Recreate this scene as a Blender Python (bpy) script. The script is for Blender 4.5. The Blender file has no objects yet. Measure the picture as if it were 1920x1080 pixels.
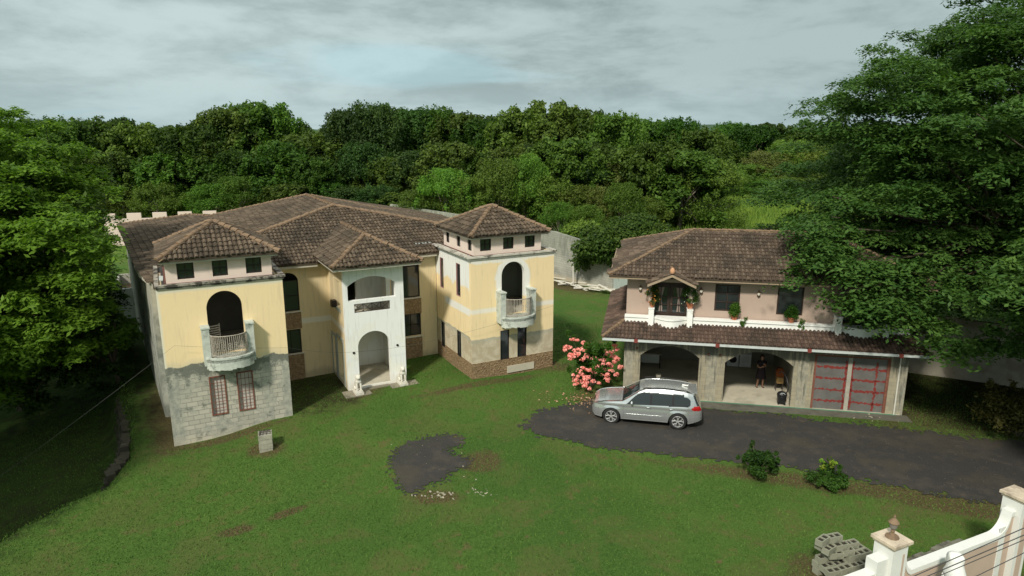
import bpy, math, random
import numpy as np
from mathutils import Vector, Matrix
random.seed(7); rng=np.random.default_rng(7)
R=math.radians
sc=bpy.context.scene; col=sc.collection
# ---------------- camera, sky, sun, exposure ----------------
CAMH=12.7
cam=bpy.data.cameras.new('camera'); co=bpy.data.objects.new('camera',cam); col.objects.link(co)
co.location=(0,0,CAMH); co.rotation_euler=(R(90-13.06),0,0)
cam.sensor_width=36; cam.lens=24; cam.clip_start=.1; cam.clip_end=8000
sc.camera=co
sc.view_settings.view_transform='Standard'; sc.view_settings.look='None'
sc.view_settings.exposure=0.36; sc.view_settings.gamma=1
SUN_AZ=(-.40,-.92); SUN_EL=42
w=bpy.data.worlds.new('World'); sc.world=w; w.use_nodes=True
class NT:
    def __init__(s,nt):
        s.nt=nt; nt.nodes.clear()
    def n(s,t,**kw):
        nd=s.nt.nodes.new(t)
        for k,v in kw.items():
            if k.startswith('_'): continue
            setattr(nd,k,v)
        return nd
    def lk(s,a,b): s.nt.links.new(a,b)
    def setin(s,sock,v):
        if isinstance(v,bpy.types.NodeSocket): s.lk(v,sock)
        elif v is not None:
            if sock.type=='RGBA' and isinstance(v,(tuple,list)) and len(v)==3: v=(*v,1)
            sock.default_value=v
    def m(s,op,a,b=None,c=None,clamp=False):
        nd=s.n('ShaderNodeMath',operation=op,use_clamp=clamp)
        s.setin(nd.inputs[0],a)
        if b is not None: s.setin(nd.inputs[1],b)
        if c is not None: s.setin(nd.inputs[2],c)
        return nd.outputs[0]
    def vm(s,op,a,b=None):
        nd=s.n('ShaderNodeVectorMath',operation=op); s.setin(nd.inputs[0],a)
        if b is not None: s.setin(nd.inputs[1],b)
        return nd.outputs[0]
    def mix(s,f,a,b,bt='MIX'):
        nd=s.n('ShaderNodeMix',data_type='RGBA',blend_type=bt); s.setin(nd.inputs[0],f); s.setin(nd.inputs[6],a); s.setin(nd.inputs[7],b); return nd.outputs[2]
    def noise(s,vec,scale,detail=4,rough=.55,dist=0):
        nd=s.n('ShaderNodeTexNoise'); s.setin(nd.inputs['Vector'],vec); nd.inputs['Scale'].default_value=scale; nd.inputs['Detail'].default_value=detail; nd.inputs['Roughness'].default_value=rough; nd.inputs['Distortion'].default_value=dist; return nd.outputs[0]
    def ss(s,v,lo,hi):
        nd=s.n('ShaderNodeMapRange',interpolation_type='SMOOTHSTEP'); s.setin(nd.inputs[0],v); s.setin(nd.inputs[1],lo); s.setin(nd.inputs[2],hi); return nd.outputs[0]
    def sep(s,v):
        nd=s.n('ShaderNodeSeparateXYZ'); s.setin(nd.inputs[0],v); return nd.outputs
    def comb(s,x,y,z):
        nd=s.n('ShaderNodeCombineXYZ'); s.setin(nd.inputs[0],x); s.setin(nd.inputs[1],y); s.setin(nd.inputs[2],z); return nd.outputs[0]
    def coord(s,k='Object'): return s.n('ShaderNodeTexCoord').outputs[k]
    def attr(s,name): return s.n('ShaderNodeAttribute',attribute_name=name)
def clouds():
    N=NT(w.node_tree)
    sky=N.n('ShaderNodeTexSky',sky_type='NISHITA'); sky.sun_disc=False
    sky.sun_elevation=R(SUN_EL); sky.sun_rotation=math.atan2(SUN_AZ[0],SUN_AZ[1]); sky.air_density=1; sky.dust_density=2.0
    bg=N.n('ShaderNodeBackground'); out=N.n('ShaderNodeOutputWorld')
    d=N.coord('Generated'); x,y,z=N.sep(d)
    zz=N.m('ADD',N.m('MAXIMUM',z,0.0),.10)
    px=N.m('DIVIDE',x,zz); py=N.m('DIVIDE',y,zz)
    P=N.comb(px,py,0.0)
    d2=N.comb(N.m('MULTIPLY',x,1.7),N.m('MULTIPLY',y,.6),N.m('MULTIPLY',z,5.6))
    P1=N.comb(N.m('MULTIPLY',px,.8),N.m('MULTIPLY',py,.75),3.1)
    n1=N.noise(P1,.62,7,.56,.35)
    n2=N.noise(d2,2.9,9,.6,.2)
    n3=N.noise(N.comb(N.m('MULTIPLY',px,.5),py,1.2),.28,3,.5)
    cov=N.ss(N.m('ADD',N.m('MULTIPLY',n1,.65),N.m('MULTIPLY',n3,.35)),.30,.42)
    dark=N.ss(N.m('ADD',N.m('MULTIPLY',n2,.75),N.m('MULTIPLY',n1,.25)),.40,.64)
    side=N.ss(N.m('ADD',N.m('MULTIPLY',x,1.0),N.m('MULTIPLY',n3,.9)),.10,.95)
    dk=N.m('ADD',N.m('MULTIPLY',dark,.62),N.m('MULTIPLY',side,.38),clamp=True)
    cc=N.mix(dk,(4.4,5.35,5.35),(1.85,2.42,2.42))
    up=N.ss(z,.26,.6)
    cc=N.mix(up,cc,(5.7,6.2,6.1))
    base=N.mix(.75,sky.outputs[0],(3.4,5.2,5.7))
    c=N.mix(cov,base,cc)
    gx=N.m('DIVIDE',N.m('ADD',x,.14),.20); gz_=N.m('DIVIDE',N.m('SUBTRACT',z,.088),.040); gd=N.m('ADD',N.m('SQRT',N.m('ADD',N.m('MULTIPLY',gx,gx),N.m('MULTIPLY',gz_,gz_))),N.m('MULTIPLY',N.m('SUBTRACT',n1,.5),3.2))
    c=N.mix(N.m('MULTIPLY',N.ss(gd,1.15,.45),.5),c,(3.7,5.6,6.1))
    hz=N.ss(z,.09,.0)
    c=N.mix(N.m('MULTIPLY',hz,.45),c,(3.6,4.6,4.8))
    N.lk(c,bg.inputs[0]); bg.inputs[1].default_value=.1
    N.lk(bg.outputs[0],out.inputs[0])
clouds()
sl=bpy.data.lights.new('sun','SUN'); so=bpy.data.objects.new('sun',sl); col.objects.link(so)
sl.energy=2.9; sl.angle=R(6); sl.color=(1,.95,.84)
sd=Vector((SUN_AZ[0],SUN_AZ[1],0)).normalized()*math.cos(R(SUN_EL))+Vector((0,0,math.sin(R(SUN_EL))))
so.rotation_euler=sd.to_track_quat('Z','Y').to_euler(); so.location=(-20,-20,40)
# ---------------- helpers ----------------
def tag(o,label=None,cat=None,group=None,kind=None):
    if label: o['label']=label
    if cat: o['category']=cat
    if group: o['group']=group
    if kind: o['kind']=kind
    return o
def empty(name,loc,rz=0,label=None,cat=None,group=None):
    o=bpy.data.objects.new(name,None); o.empty_display_size=.3; col.objects.link(o); o.location=loc; o.rotation_euler=(0,0,rz)
    return tag(o,label,cat,group)
def fast_mesh(name,V,F,mats,mi=None,tint=None,smooth=False):
    """V (n,3) F list/array"""
    me=bpy.data.meshes.new(name)
    V=np.asarray(V,dtype=np.float32)
    if isinstance(F,np.ndarray):
        k=F.shape[1]; nf=len(F)
        me.vertices.add(len(V)); me.vertices.foreach_set('co',V.ravel())
        me.loops.add(nf*k); me.loops.foreach_set('vertex_index',F.ravel().astype(np.int32))
        me.polygons.add(nf); me.polygons.foreach_set('loop_start',np.arange(0,nf*k,k,dtype=np.int32))
        try: me.polygons.foreach_set('loop_total',np.full(nf,k,dtype=np.int32))
        except Exception: pass
        me.update(calc_edges=True)
    else:
        me.from_pydata([tuple(map(float,v)) for v in V],[],F); 
    for m in (mats if isinstance(mats,(list,tuple)) else [mats]): me.materials.append(m)
    if mi is not None: me.polygons.foreach_set('material_index',np.asarray(mi,dtype=np.int32))
    if tint is not None:
        a=me.attributes.new('tint','FLOAT','FACE'); a.data.foreach_set('value',np.asarray(tint,dtype=np.float32))
    if smooth: me.polygons.foreach_set('use_smooth',np.ones(len(me.polygons),dtype=bool))
    me.update()
    return me
class MB:
    def __init__(s): s.v=[]; s.f=[]; s.t=[]
    def face(s,pts,t=0.5):
        b=len(s.v); s.v+= [tuple(p) for p in pts]; s.f.append(tuple(range(b,b+len(pts)))); s.t.append(t)
    def box(s,a,b,t=.5,M=None):
        x0,y0,z0=a; x1,y1,z1=b
        P=[(x0,y0,z0),(x1,y0,z0),(x1,y1,z0),(x0,y1,z0),(x0,y0,z1),(x1,y0,z1),(x1,y1,z1),(x0,y1,z1)]
        if M: P=[tuple(M@Vector(p)) for p in P]
        n=len(s.v); s.v+=P
        for f in ((0,3,2,1),(4,5,6,7),(0,1,5,4),(1,2,6,5),(2,3,7,6),(3,0,4,7)): s.f.append(tuple(n+i for i in f)); s.t.append(t)
        return s
    def prism(s,pts,z0,z1,t=.5,M=None):
        n=len(pts); b=len(s.v); P=[(x,y,z0) for x,y in pts]+[(x,y,z1) for x,y in pts]
        if M: P=[tuple(M@Vector(p)) for p in P]
        s.v+=P
        s.f.append(tuple(b+i for i in range(n))[::-1]); s.f.append(tuple(b+n+i for i in range(n))); s.t+=[t,t]
        for i in range(n):
            j=(i+1)%n; s.f.append((b+i,b+j,b+n+j,b+n+i)); s.t.append(t)
        return s
    def tube(s,pts,rad,k=6,t=.5,cap=True):
        pts=[Vector(p) for p in pts]; n=len(pts); rs=rad if isinstance(rad,(list,tuple)) else [rad]*n
        b=len(s.v); up=Vector((.13,.21,.97))
        for i,p in enumerate(pts):
            d=(pts[min(i+1,n-1)]-pts[max(i-1,0)]).normalized(); u=up if abs(d.dot(up))<.95 else Vector((1,0,0))
            a=d.cross(u).normalized(); c=d.cross(a)
            for j in range(k):
                th=2*math.pi*j/k; s.v.append(tuple(p+(a*math.cos(th)+c*math.sin(th))*rs[i]))
        for i in range(n-1):
            for j in range(k):
                s.f.append((b+i*k+j,b+i*k+(j+1)%k,b+(i+1)*k+(j+1)%k,b+(i+1)*k+j)); s.t.append(t)
        if cap:
            s.f.append(tuple(b+j for j in range(k))[::-1]); s.f.append(tuple(b+(n-1)*k+j for j in range(k))); s.t+=[t,t]
        return s
    def lathe(s,prof,c=(0,0,0),k=16,t=.5):
        b=len(s.v); n=len(prof)
        for r,z in prof:
            for j in range(k):
                a=2*math.pi*j/k; s.v.append((c[0]+r*math.cos(a),c[1]+r*math.sin(a),c[2]+z))
        for i in range(n-1):
            for j in range(k): s.f.append((b+i*k+j,b+i*k+(j+1)%k,b+(i+1)*k+(j+1)%k,b+(i+1)*k+j)); s.t.append(t)
        s.f.append(tuple(b+j for j in range(k))[::-1]); s.f.append(tuple(b+(n-1)*k+j for j in range(k))); s.t+=[t,t]
        return s
    def build(s,name,mat,parent=None,smooth=False,loc=None,rot=None):
        me=bpy.data.meshes.new(name); me.from_pydata(s.v,[],s.f); me.materials.append(mat)
        a=me.attributes.new('tint','FLOAT','FACE'); a.data.foreach_set('value',np.asarray(s.t,dtype=np.float32))
        if smooth: me.polygons.foreach_set('use_smooth',np.ones(len(me.polygons),dtype=bool))
        me.update()
        o=bpy.data.objects.new(name,me); col.objects.link(o)
        if parent: o.parent=parent
        if loc is not None: o.location=loc
        if rot is not None: o.rotation_euler=rot
        return o
def boxes(name,mat,parent,bs):
    out=[]
    for a,b in bs: out.append(MB().box(a,b).build(name,mat,parent))
    return out
def link(name,me,parent=None,loc=None,rot=None,scale=None):
    o=bpy.data.objects.new(name,me); col.objects.link(o)
    if parent: o.parent=parent
    if loc is not None: o.location=loc
    if rot is not None: o.rotation_euler=rot
    if scale is not None: o.scale=scale
    return o
def copy_tree(o,parent=None):
    c=o.copy(); col.objects.link(c); c.parent=parent
    for ch in list(o.children): copy_tree(ch,c)
    return c
class Frame:
    def __init__(s,o,a): s.o=o; s.a=R(a)
    def xy(s,u,v): return (s.o[0]+u*math.cos(s.a)-v*math.sin(s.a),s.o[1]+u*math.sin(s.a)+v*math.cos(s.a))
    def uv(s,X,Y):
        x,y=X-s.o[0],Y-s.o[1]; return (x*math.cos(s.a)+y*math.sin(s.a),-x*math.sin(s.a)+y*math.cos(s.a))
HS=Frame((-13.87,25.85),27.5); GR=Frame((5.6,32.45),-11.); FW=Frame((9.57,15.32),24.5)
# ---------------- materials ----------------
def mat(name,build):
    m=bpy.data.materials.new(name); m.use_nodes=True; N=NT(m.node_tree)
    p=N.n('ShaderNodeBsdfPrincipled'); o=N.n('ShaderNodeOutputMaterial'); N.lk(p.outputs[0],o.inputs[0])
    p.inputs['Roughness'].default_value=.85; p.inputs['Specular IOR Level'].default_value=.25
    build(N,p,o); return m
def bump(N,p,h,strength=.4,dist=.02):
    b=N.n('ShaderNodeBump'); b.inputs['Strength'].default_value=strength; b.inputs['Distance'].default_value=dist
    N.setin(b.inputs['Height'],h); N.lk(b.outputs[0],p.inputs['Normal'])
def plain(name,c,rough=.8,metal=0,var=.15,scale=3,spec=None,bs=.15,dirt=None):
    def f(N,p,o):
        v=N.coord(); n=N.noise(v,scale,5,.6)
        k=N.m('ADD',N.m('MULTIPLY',N.m('SUBTRACT',n,.5),var*3),1.0)
        cc=N.vm('MULTIPLY',c,N.comb(k,k,k))
        if dirt:
            d=N.ss(N.noise(v,scale*.6,6,.65),dirt[1],dirt[1]+.12); cc=N.mix(N.m('MULTIPLY',d,dirt[2]),cc,dirt[0])
        N.setin(p.inputs['Base Color'],cc); p.inputs['Roughness'].default_value=rough; p.inputs['Metallic'].default_value=metal
        if spec is not None: p.inputs['Specular IOR Level'].default_value=spec
        if bs: bump(N,p,N.noise(v,scale*8,4),bs,.01)
    return mat(name,f)
YEL=(.86,.68,.40); WHT=(.80,.80,.76)
def stained(N,v,base,amount=1.0):
    """weather streaks and mould that belong to the plaster"""
    x,y,z=N.sep(v)
    st=N.noise(N.comb(N.m('MULTIPLY',x,6.0),N.m('MULTIPLY',y,4.0),N.m('MULTIPLY',z,.55)),1.4,5,.6)
    a=N.ss(st,.50,.70); b=N.noise(v,.9,5,.6)
    c=N.mix(N.m('MULTIPLY',a,.42*amount),base,(.36,.31,.22))
    return N.mix(N.m('MULTIPLY',N.ss(b,.55,.7),.16*amount),c,(.45,.40,.28))
def blockpat(N,v,uaxis,c1=(.40,.40,.34),c2=(.27,.28,.24),mortar=(.50,.50,.44),w_=.42,h_=.2):
    x,y,z=N.sep(v); br=N.n('ShaderNodeTexBrick'); N.setin(br.inputs['Vector'],N.comb(x if uaxis=='x' else y,z,0.0))
    br.inputs['Scale'].default_value=1; br.inputs['Brick Width'].default_value=w_; br.inputs['Row Height'].default_value=h_; br.inputs['Mortar Size'].default_value=.012; br.inputs['Mortar Smooth'].default_value=.4
    br.inputs['Color1'].default_value=(*c1,1); br.inputs['Color2'].default_value=(*c2,1); br.inputs['Mortar'].default_value=(*mortar,1); br.inputs['Bias'].default_value=-.3
    return br.outputs[0],br.outputs[1]
def stonepat(N,v):
    vo=N.n('ShaderNodeTexVoronoi'); N.setin(vo.inputs['Vector'],v); vo.inputs['Scale'].default_value=14
    r=N.sep(vo.outputs['Color'])[0]
    c=N.mix(r,(.17,.105,.055),(.36,.25,.14)); n=N.noise(v,40,3)
    return N.mix(N.ss(n,.4,.7),c,(.24,.17,.10)),vo.outputs['Distance']
def towerA(N,p,o):
    v=N.coord(); x,y,z=N.sep(v)
    nb=N.noise(v,1.3,6,.65); nb2=N.noise(v,.45,3)
    edge=N.m('ADD',N.m('ADD',3.48,N.m('MULTIPLY',N.m('SUBTRACT',nb,.5),.65)),N.m('MULTIPLY',N.m('SUBTRACT',nb2,.5),.9))
    up=N.ss(N.m('SUBTRACT',z,edge),-.02,.03)
    blk,mo=blockpat(N,v,'x',(.50,.47,.385),(.34,.33,.27),(.27,.27,.235))
    cem=N.ss(N.noise(v,.9,6,.7,.4),.50,.56)
    topband=N.ss(z,2.75,3.15)
    # cement render smears over the blocks: left column, upper band
    lcol=N.ss(N.m('ADD',x,N.m('MULTIPLY',nb,.25)),.75,.45); rcol=N.ss(x,4.40,4.5)
    smear=N.m('MAXIMUM',N.m('MAXIMUM',N.m('MULTIPLY',cem,.75),N.m('MULTIPLY',topband,N.ss(nb,.38,.55))),N.m('MAXIMUM',lcol,N.m('MULTIPLY',rcol,.9)))
    nn=N.noise(v,3,6,.7)
    cemc=N.mix(N.ss(nn,.35,.65),(.26,.27,.235),(.44,.43,.355))
    low=N.mix(smear,blk,cemc)
    mould=N.ss(N.m('ADD',N.noise(v,1.7,6,.7),N.m('MULTIPLY',N.ss(z,2.0,3.5),.18)),.56,.66)
    low=N.mix(N.m('MULTIPLY',mould,.85),low,(.13,.14,.115))
    foot=N.ss(N.m('ADD',z,N.m('MULTIPLY',nb,.5)),.75,.35); low=N.mix(N.m('MULTIPLY',foot,.4),low,(.55,.50,.37))
    near=N.m('MULTIPLY',N.ss(N.m('SUBTRACT',z,edge),.30,.02),.4)
    ye=stained(N,v,YEL,.45); ye=N.mix(near,ye,(.52,.50,.38))
    topw=N.ss(N.m('ADD',z,N.m('MULTIPLY',nb,.2)),6.50,6.60); ye=N.mix(N.m('MULTIPLY',topw,.7),ye,(.66,.65,.55))
    lc=N.ss(N.m('ADD',x,N.m('MULTIPLY',nb,.12)),.17,.1); ye=N.mix(N.m('MULTIPLY',lc,.75),ye,(.72,.71,.60))
    N.setin(p.inputs['Base Color'],N.mix(up,low,ye))
    h=N.m('SUBTRACT',N.m('MULTIPLY',nn,.5),N.m('MULTIPLY',mo,N.m('SUBTRACT',1.0,N.m('MAXIMUM',up,smear))))
    bump(N,p,h,.6,.03)
def towerC(front):
    def f(N,p,o):
        v=N.coord(); x,y,z=N.sep(v)
        nb=N.noise(v,1.5,6,.65); nb2=N.noise(v,.6,4)
        e=N.m('ADD',2.62 if front else 2.72,N.m('MULTIPLY',N.m('SUBTRACT',nb,.5),.35))
        up=N.ss(N.m('SUBTRACT',z,e),-.02,.03)
        cem=N.mix(N.ss(N.noise(v,1.6,6,.7,.8),.42,.62),(.46,.39,.27),(.58,.51,.38))
        cem=N.mix(N.m('MULTIPLY',N.ss(N.m('SUBTRACT',z,e),-.28,-.05),.5),cem,(.36,.37,.30))
        st,dd=stonepat(N,v)
        low=N.mix(N.ss(z,1.38,1.42),st,cem)
        ye=stained(N,v,YEL,.5)
        wh=stained(N,v,WHT,.5)
        # white filler bands and patches
        if front:
            b1=N.m('MULTIPLY',N.ss(N.m('ABSOLUTE',N.m('SUBTRACT',N.m('ADD',z,N.m('MULTIPLY',nb,.12)),4.1)),.17,.06),N.ss(N.m('ABSOLUTE',N.m('SUBTRACT',x,15.9)),.95,1.05))
            dx=N.m('SUBTRACT',x,15.7); dz=N.m('MAXIMUM',N.m('SUBTRACT',z,5.68),0.0)
            rr=N.m('SQRT',N.m('ADD',N.m('MULTIPLY',dx,dx),N.m('MULTIPLY',dz,dz)))
            b2=N.m('MULTIPLY',N.ss(N.m('ADD',rr,N.m('MULTIPLY',N.m('SUBTRACT',nb,.5),.4)),1.02,.88),N.ss(z,4.5,4.6))
            b3=N.ss(N.m('ADD',z,N.m('MULTIPLY',N.m('SUBTRACT',nb,.5),.5)),6.38,6.48)
            b4=N.m('MULTIPLY',N.ss(N.m('ABSOLUTE',N.m('SUBTRACT',N.m('SUBTRACT',z,N.m('MULTIPLY',x,.22)),2.1)),.12,.05),N.m('MULTIPLY',N.ss(x,13.5,13.8),N.ss(x,15.0,14.7)))
            pm=N.m('MAXIMUM',N.m('MAXIMUM',N.m('MULTIPLY',b1,.7),N.m('MULTIPLY',b2,.9)),N.m('MAXIMUM',N.m('MULTIPLY',b3,.8),N.m('MULTIPLY',b4,.0)))
        else:
            b1=N.ss(N.m('ABSOLUTE',N.m('SUBTRACT',N.m('ADD',z,N.m('MULTIPLY',nb,.16)),4.05)),.22,.14)
            b1=N.m('MULTIPLY',b1,N.ss(y,3.6,3.2))
            top=N.ss(N.m('ADD',z,N.m('MULTIPLY',N.m('SUBTRACT',nb,.5),1.2)),5.05,5.25)
            pm=N.m('MAXIMUM',N.m('MULTIPLY',b1,.9),top)
        c=N.mix(pm,ye,wh)
        N.setin(p.inputs['Base Color'],N.mix(up,low,c))
        bump(N,p,N.m('ADD',N.m('MULTIPLY',N.noise(v,14,4),.4),N.m('MULTIPLY',N.m('MULTIPLY',dd,N.ss(z,1.42,1.38)),6)),.5,.02)
    return f
def yelwall(N,p,o):
    v=N.coord(); x,y,z=N.sep(v); nb=N.noise(v,1.5,6,.65)
    c=stained(N,v,(.70,.57,.35),.8)
    b1=N.ss(N.m('ABSOLUTE',N.m('SUBTRACT',N.m('ADD',z,N.m('MULTIPLY',nb,.1)),3.45)),.17,.11)
    b1=N.m('MULTIPLY',b1,N.ss(x,10.0,9.0))
    c=N.mix(N.m('MULTIPLY',b1,.8),c,(.72,.70,.62))
    ft=N.ss(N.m('ADD',z,N.m('MULTIPLY',nb,.6)),1.25,.9); c=N.mix(N.m('MULTIPLY',ft,.55),c,(.30,.27,.17))
    N.setin(p.inputs['Base Color'],c); bump(N,p,N.noise(v,14,4),.3,.01)
def whitewall(N,p,o):
    v=N.coord(); x,y,z=N.sep(v); nb=N.noise(v,1.5,6,.65)
    c=stained(N,v,(.84,.85,.82),.55)
    cr=N.ss(N.m('ADD',N.noise(v,.8,5,.6),N.m('MULTIPLY',N.ss(z,4.2,5.0),-.1)),.50,.58)
    c=N.mix(N.m('MULTIPLY',cr,.45),c,(.82,.80,.68))
    ft=N.ss(N.m('ADD',z,N.m('MULTIPLY',nb,.8)),1.5,.9); c=N.mix(N.m('MULTIPLY',ft,.4),c,(.55,.47,.33))
    N.setin(p.inputs['Base Color'],c); bump(N,p,N.noise(v,14,4),.3,.01)
def sidewall(N,p,o):
    v=N.coord(); x,y,z=N.sep(v); nb=N.noise(v,1.1,6,.7)
    c=N.mix(N.ss(nb,.35,.65),(.20,.21,.18),(.42,.42,.36)); c=N.mix(N.m('MULTIPLY',N.ss(z,4.2,5.6),.3),c,(.5,.45,.33))
    N.setin(p.inputs['Base Color'],c); bump(N,p,N.noise(v,9,4),.4,.02)
def sideA(N,p,o):
    v=N.coord(); x,y,z=N.sep(v); nb=N.noise(v,1.3,6,.65)
    up=N.ss(N.m('ADD',z,N.m('MULTIPLY',N.m('SUBTRACT',nb,.5),.9)),3.4,3.6)
    st=N.ss(N.noise(N.comb(0.0,N.m('MULTIPLY',y,3.0),N.m('MULTIPLY',z,.3)),1.3,3),.42,.6)
    ye=N.mix(st,(.72,.58,.34),(.55,.50,.42)); lo=N.mix(N.ss(nb,.35,.65),(.28,.29,.24),(.50,.50,.42))
    N.setin(p.inputs['Base Color'],N.mix(up,lo,ye)); bump(N,p,N.noise(v,9,4),.4,.02)
def garagewall(N,p,o):
    v=N.coord(); x,y,z=N.sep(v)
    blk,mo=blockpat(N,v,'x',(.34,.30,.21),(.26,.235,.175),(.27,.25,.19),.40,.2)
    nn=N.noise(v,3,6,.7)
    # cast concrete columns are smooth
    d0=N.m('ABSOLUTE',N.m('SUBTRACT',x,.22)); d1=N.m('ABSOLUTE',N.m('SUBTRACT',x,4.25)); d2=N.m('ABSOLUTE',N.m('SUBTRACT',x,8.45)); d3=N.m('ABSOLUTE',N.m('SUBTRACT',x,12.8))
    cl=N.ss(N.m('MINIMUM',N.m('MINIMUM',d0,d1),N.m('MINIMUM',d2,d3)),.24,.22)
    conc=N.mix(N.ss(nn,.35,.65),(.25,.24,.19),(.37,.34,.255))
    c=N.mix(cl,blk,conc)
    x4=N.comb(N.m('MULTIPLY',x,6.0),N.m('MULTIPLY',z,.5),0.0)
    st=N.ss(N.m('ADD',N.noise(x4,1.2,5,.65),N.m('MULTIPLY',N.ss(z,1.0,2.6),.17)),.54,.66)
    c=N.mix(N.m('MULTIPLY',st,.75),c,(.10,.10,.08))
    g=N.ss(N.noise(N.comb(N.m('MULTIPLY',x,3.0),z,3.0),.7,4),.6,.72); c=N.mix(N.m('MULTIPLY',N.m('MULTIPLY',g,cl),.5),c,(.30,.42,.36))
    N.setin(p.inputs['Base Color'],c); bump(N,p,N.m('SUBTRACT',N.m('MULTIPLY',nn,.5),N.m('MULTIPLY',mo,.5)),.5,.02)
def tilemat(name,c1,c2,c3):
    def f(N,p,o):
        v=N.coord(); t=N.attr('tint').outputs['Fac']
        n1=N.noise(v,.7,5,.65); n2=N.noise(v,9,4,.6)
        c=N.mix(N.ss(t,.0,.9),c1,c2)
        c=N.mix(N.m('MULTIPLY',N.ss(n1,.43,.64),.68),c,(.040,.033,.024))
        c=N.mix(N.m('MULTIPLY',N.ss(N.m('ADD',N.m('MULTIPLY',n2,.7),N.m('MULTIPLY',t,.3)),.55,.72),.35),c,c3)
        N.setin(p.inputs['Base Color'],c); bump(N,p,n2,.4,.02); p.inputs['Roughness'].default_value=.9
    return mat(name,f)
M={}
M['towerA']=mat('weathered_yellow_over_block',towerA); M['towerC']=mat('yellow_over_stone_front',towerC(True)); M['towerCs']=mat('white_over_stone_side',towerC(False))
M['yel']=mat('yellow_plaster',yelwall); M['white']=mat('white_plaster',whitewall); M['side']=mat('grey_render',sidewall); M['sideA']=mat('stained_side_render',sideA)
M['pink']=plain('pale_pink_plaster',(.72,.60,.52),var=.08,scale=2,dirt=((.5,.42,.33),.58,.4))
M['gar']=mat('garage_block',garagewall)
M['tile']=tilemat('clay_tile_main',(.072,.053,.036),(.135,.100,.068),(.19,.155,.115))
M['tile2']=tilemat('clay_tile_garage',(.075,.053,.038),(.140,.100,.070),(.20,.165,.13))
M['tile3']=tilemat('clay_tile_skirt',(.085,.055,.043),(.145,.095,.07),(.20,.15,.12))
M['ridge']=plain('ridge_mortar',(.215,.145,.09),var=.35,scale=5,dirt=((.12,.085,.06),.5,.7))
M['fascia']=plain('fascia',(.50,.46,.38),var=.15,dirt=((.25,.2,.15),.55,.5))
M['fascia2']=plain('brown_fascia',(.34,.26,.18),var=.15,dirt=((.2,.13,.08),.55,.5))
M['soffit']=plain('soffit',(.45,.40,.33))
M['corn']=plain('cornice',(.52,.49,.42),var=.3,scale=4,dirt=((.07,.06,.05),.50,.85))
M['flash']=plain('red_flashing',(.13,.055,.04),var=.3,scale=3,dirt=((.05,.04,.035),.5,.6))
M['flat']=plain('tarred_flat_roof',(.06,.055,.05),var=.3)
M['dark']=plain('dark_frame',(.025,.018,.015),rough=.5,var=.1)
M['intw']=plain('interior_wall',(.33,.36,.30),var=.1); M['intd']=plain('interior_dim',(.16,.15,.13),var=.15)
M['conc']=plain('concrete',(.36,.35,.30),var=.3,scale=3,dirt=((.12,.12,.10),.55,.6),bs=.3)
M['balc']=plain('balcony_concrete',(.50,.53,.47),var=.3,scale=4,dirt=((.17,.19,.16),.52,.7),bs=.3)
M['paleconc']=plain('pale_concrete_floor',(.50,.46,.36),var=.18,scale=1.5,dirt=((.3,.27,.2),.55,.5))
M['rail']=plain('pale_railing',(.40,.36,.30),var=.2,scale=8,dirt=((.2,.12,.08),.55,.6))
M['iron']=plain('dark_iron',(.05,.04,.035),rough=.6)
M['rust']=plain('rusty_steel',(.19,.075,.05),rough=.8,var=.4,scale=8)
M['block']=plain('block_infill',(.55,.50,.45),var=.15,scale=4)
M['stoneP']=mat('stone_panel',lambda N,p,o:(N.setin(p.inputs['Base Color'],stonepat(N,N.coord())[0]),bump(N,p,stonepat(N,N.coord())[1],.5,.05)))
M['frame_w']=plain('white_frame',(.62,.60,.52),var=.1)
M['frame_g']=plain('grey_reveal',(.33,.36,.33),var=.2)
M['pinkfr']=plain('pink_reveal',(.34,.18,.17),var=.2)
M['tan']=plain('tan_pink_plaster',(.43,.325,.265),var=.06,scale=1.2,dirt=((.42,.33,.27),.58,.35))
M['par']=plain('white_parapet',(.84,.84,.80),var=.06,scale=3,dirt=((.45,.43,.36),.60,.45))
M['wood']=plain('dark_brown_wood',(.040,.026,.020),rough=.55,var=.25,scale=6)
M['curt']=plain('curtain',(.26,.20,.17),var=.1)
M['gutter']=plain('gutter',(.50,.54,.52),rough=.5,var=.12,dirt=((.3,.25,.2),.6,.4))
M['redp']=plain('red_bracket',(.19,.045,.035),var=.2)
M['terra']=plain('terracotta_pot',(.48,.17,.085),var=.2)
M['brass']=plain('lantern_metal',(.16,.11,.07),rough=.45,metal=.5)
M['lglass']=plain('lantern_glass',(.75,.72,.62),rough=.3,var=.05)
def glass(N,p,o):
    p.inputs['Base Color'].default_value=(.02,.026,.026,1); p.inputs['Roughness'].default_value=.07; p.inputs['Specular IOR Level'].default_value=.8
M['glass']=mat('dark_glass',glass)
M['conc2']=plain('dirty_concrete',(.24,.215,.16),var=.3,scale=3,dirt=((.10,.09,.06),.52,.7),bs=.3)
M['apron']=plain('apron_concrete',(.12,.115,.092),var=.3,scale=3,dirt=((.08,.08,.06),.52,.7),bs=.3)
M['cornA']=plain('stained_cornice',(.34,.31,.26),var=.3,scale=4,dirt=((.035,.03,.025),.46,.9))
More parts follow.
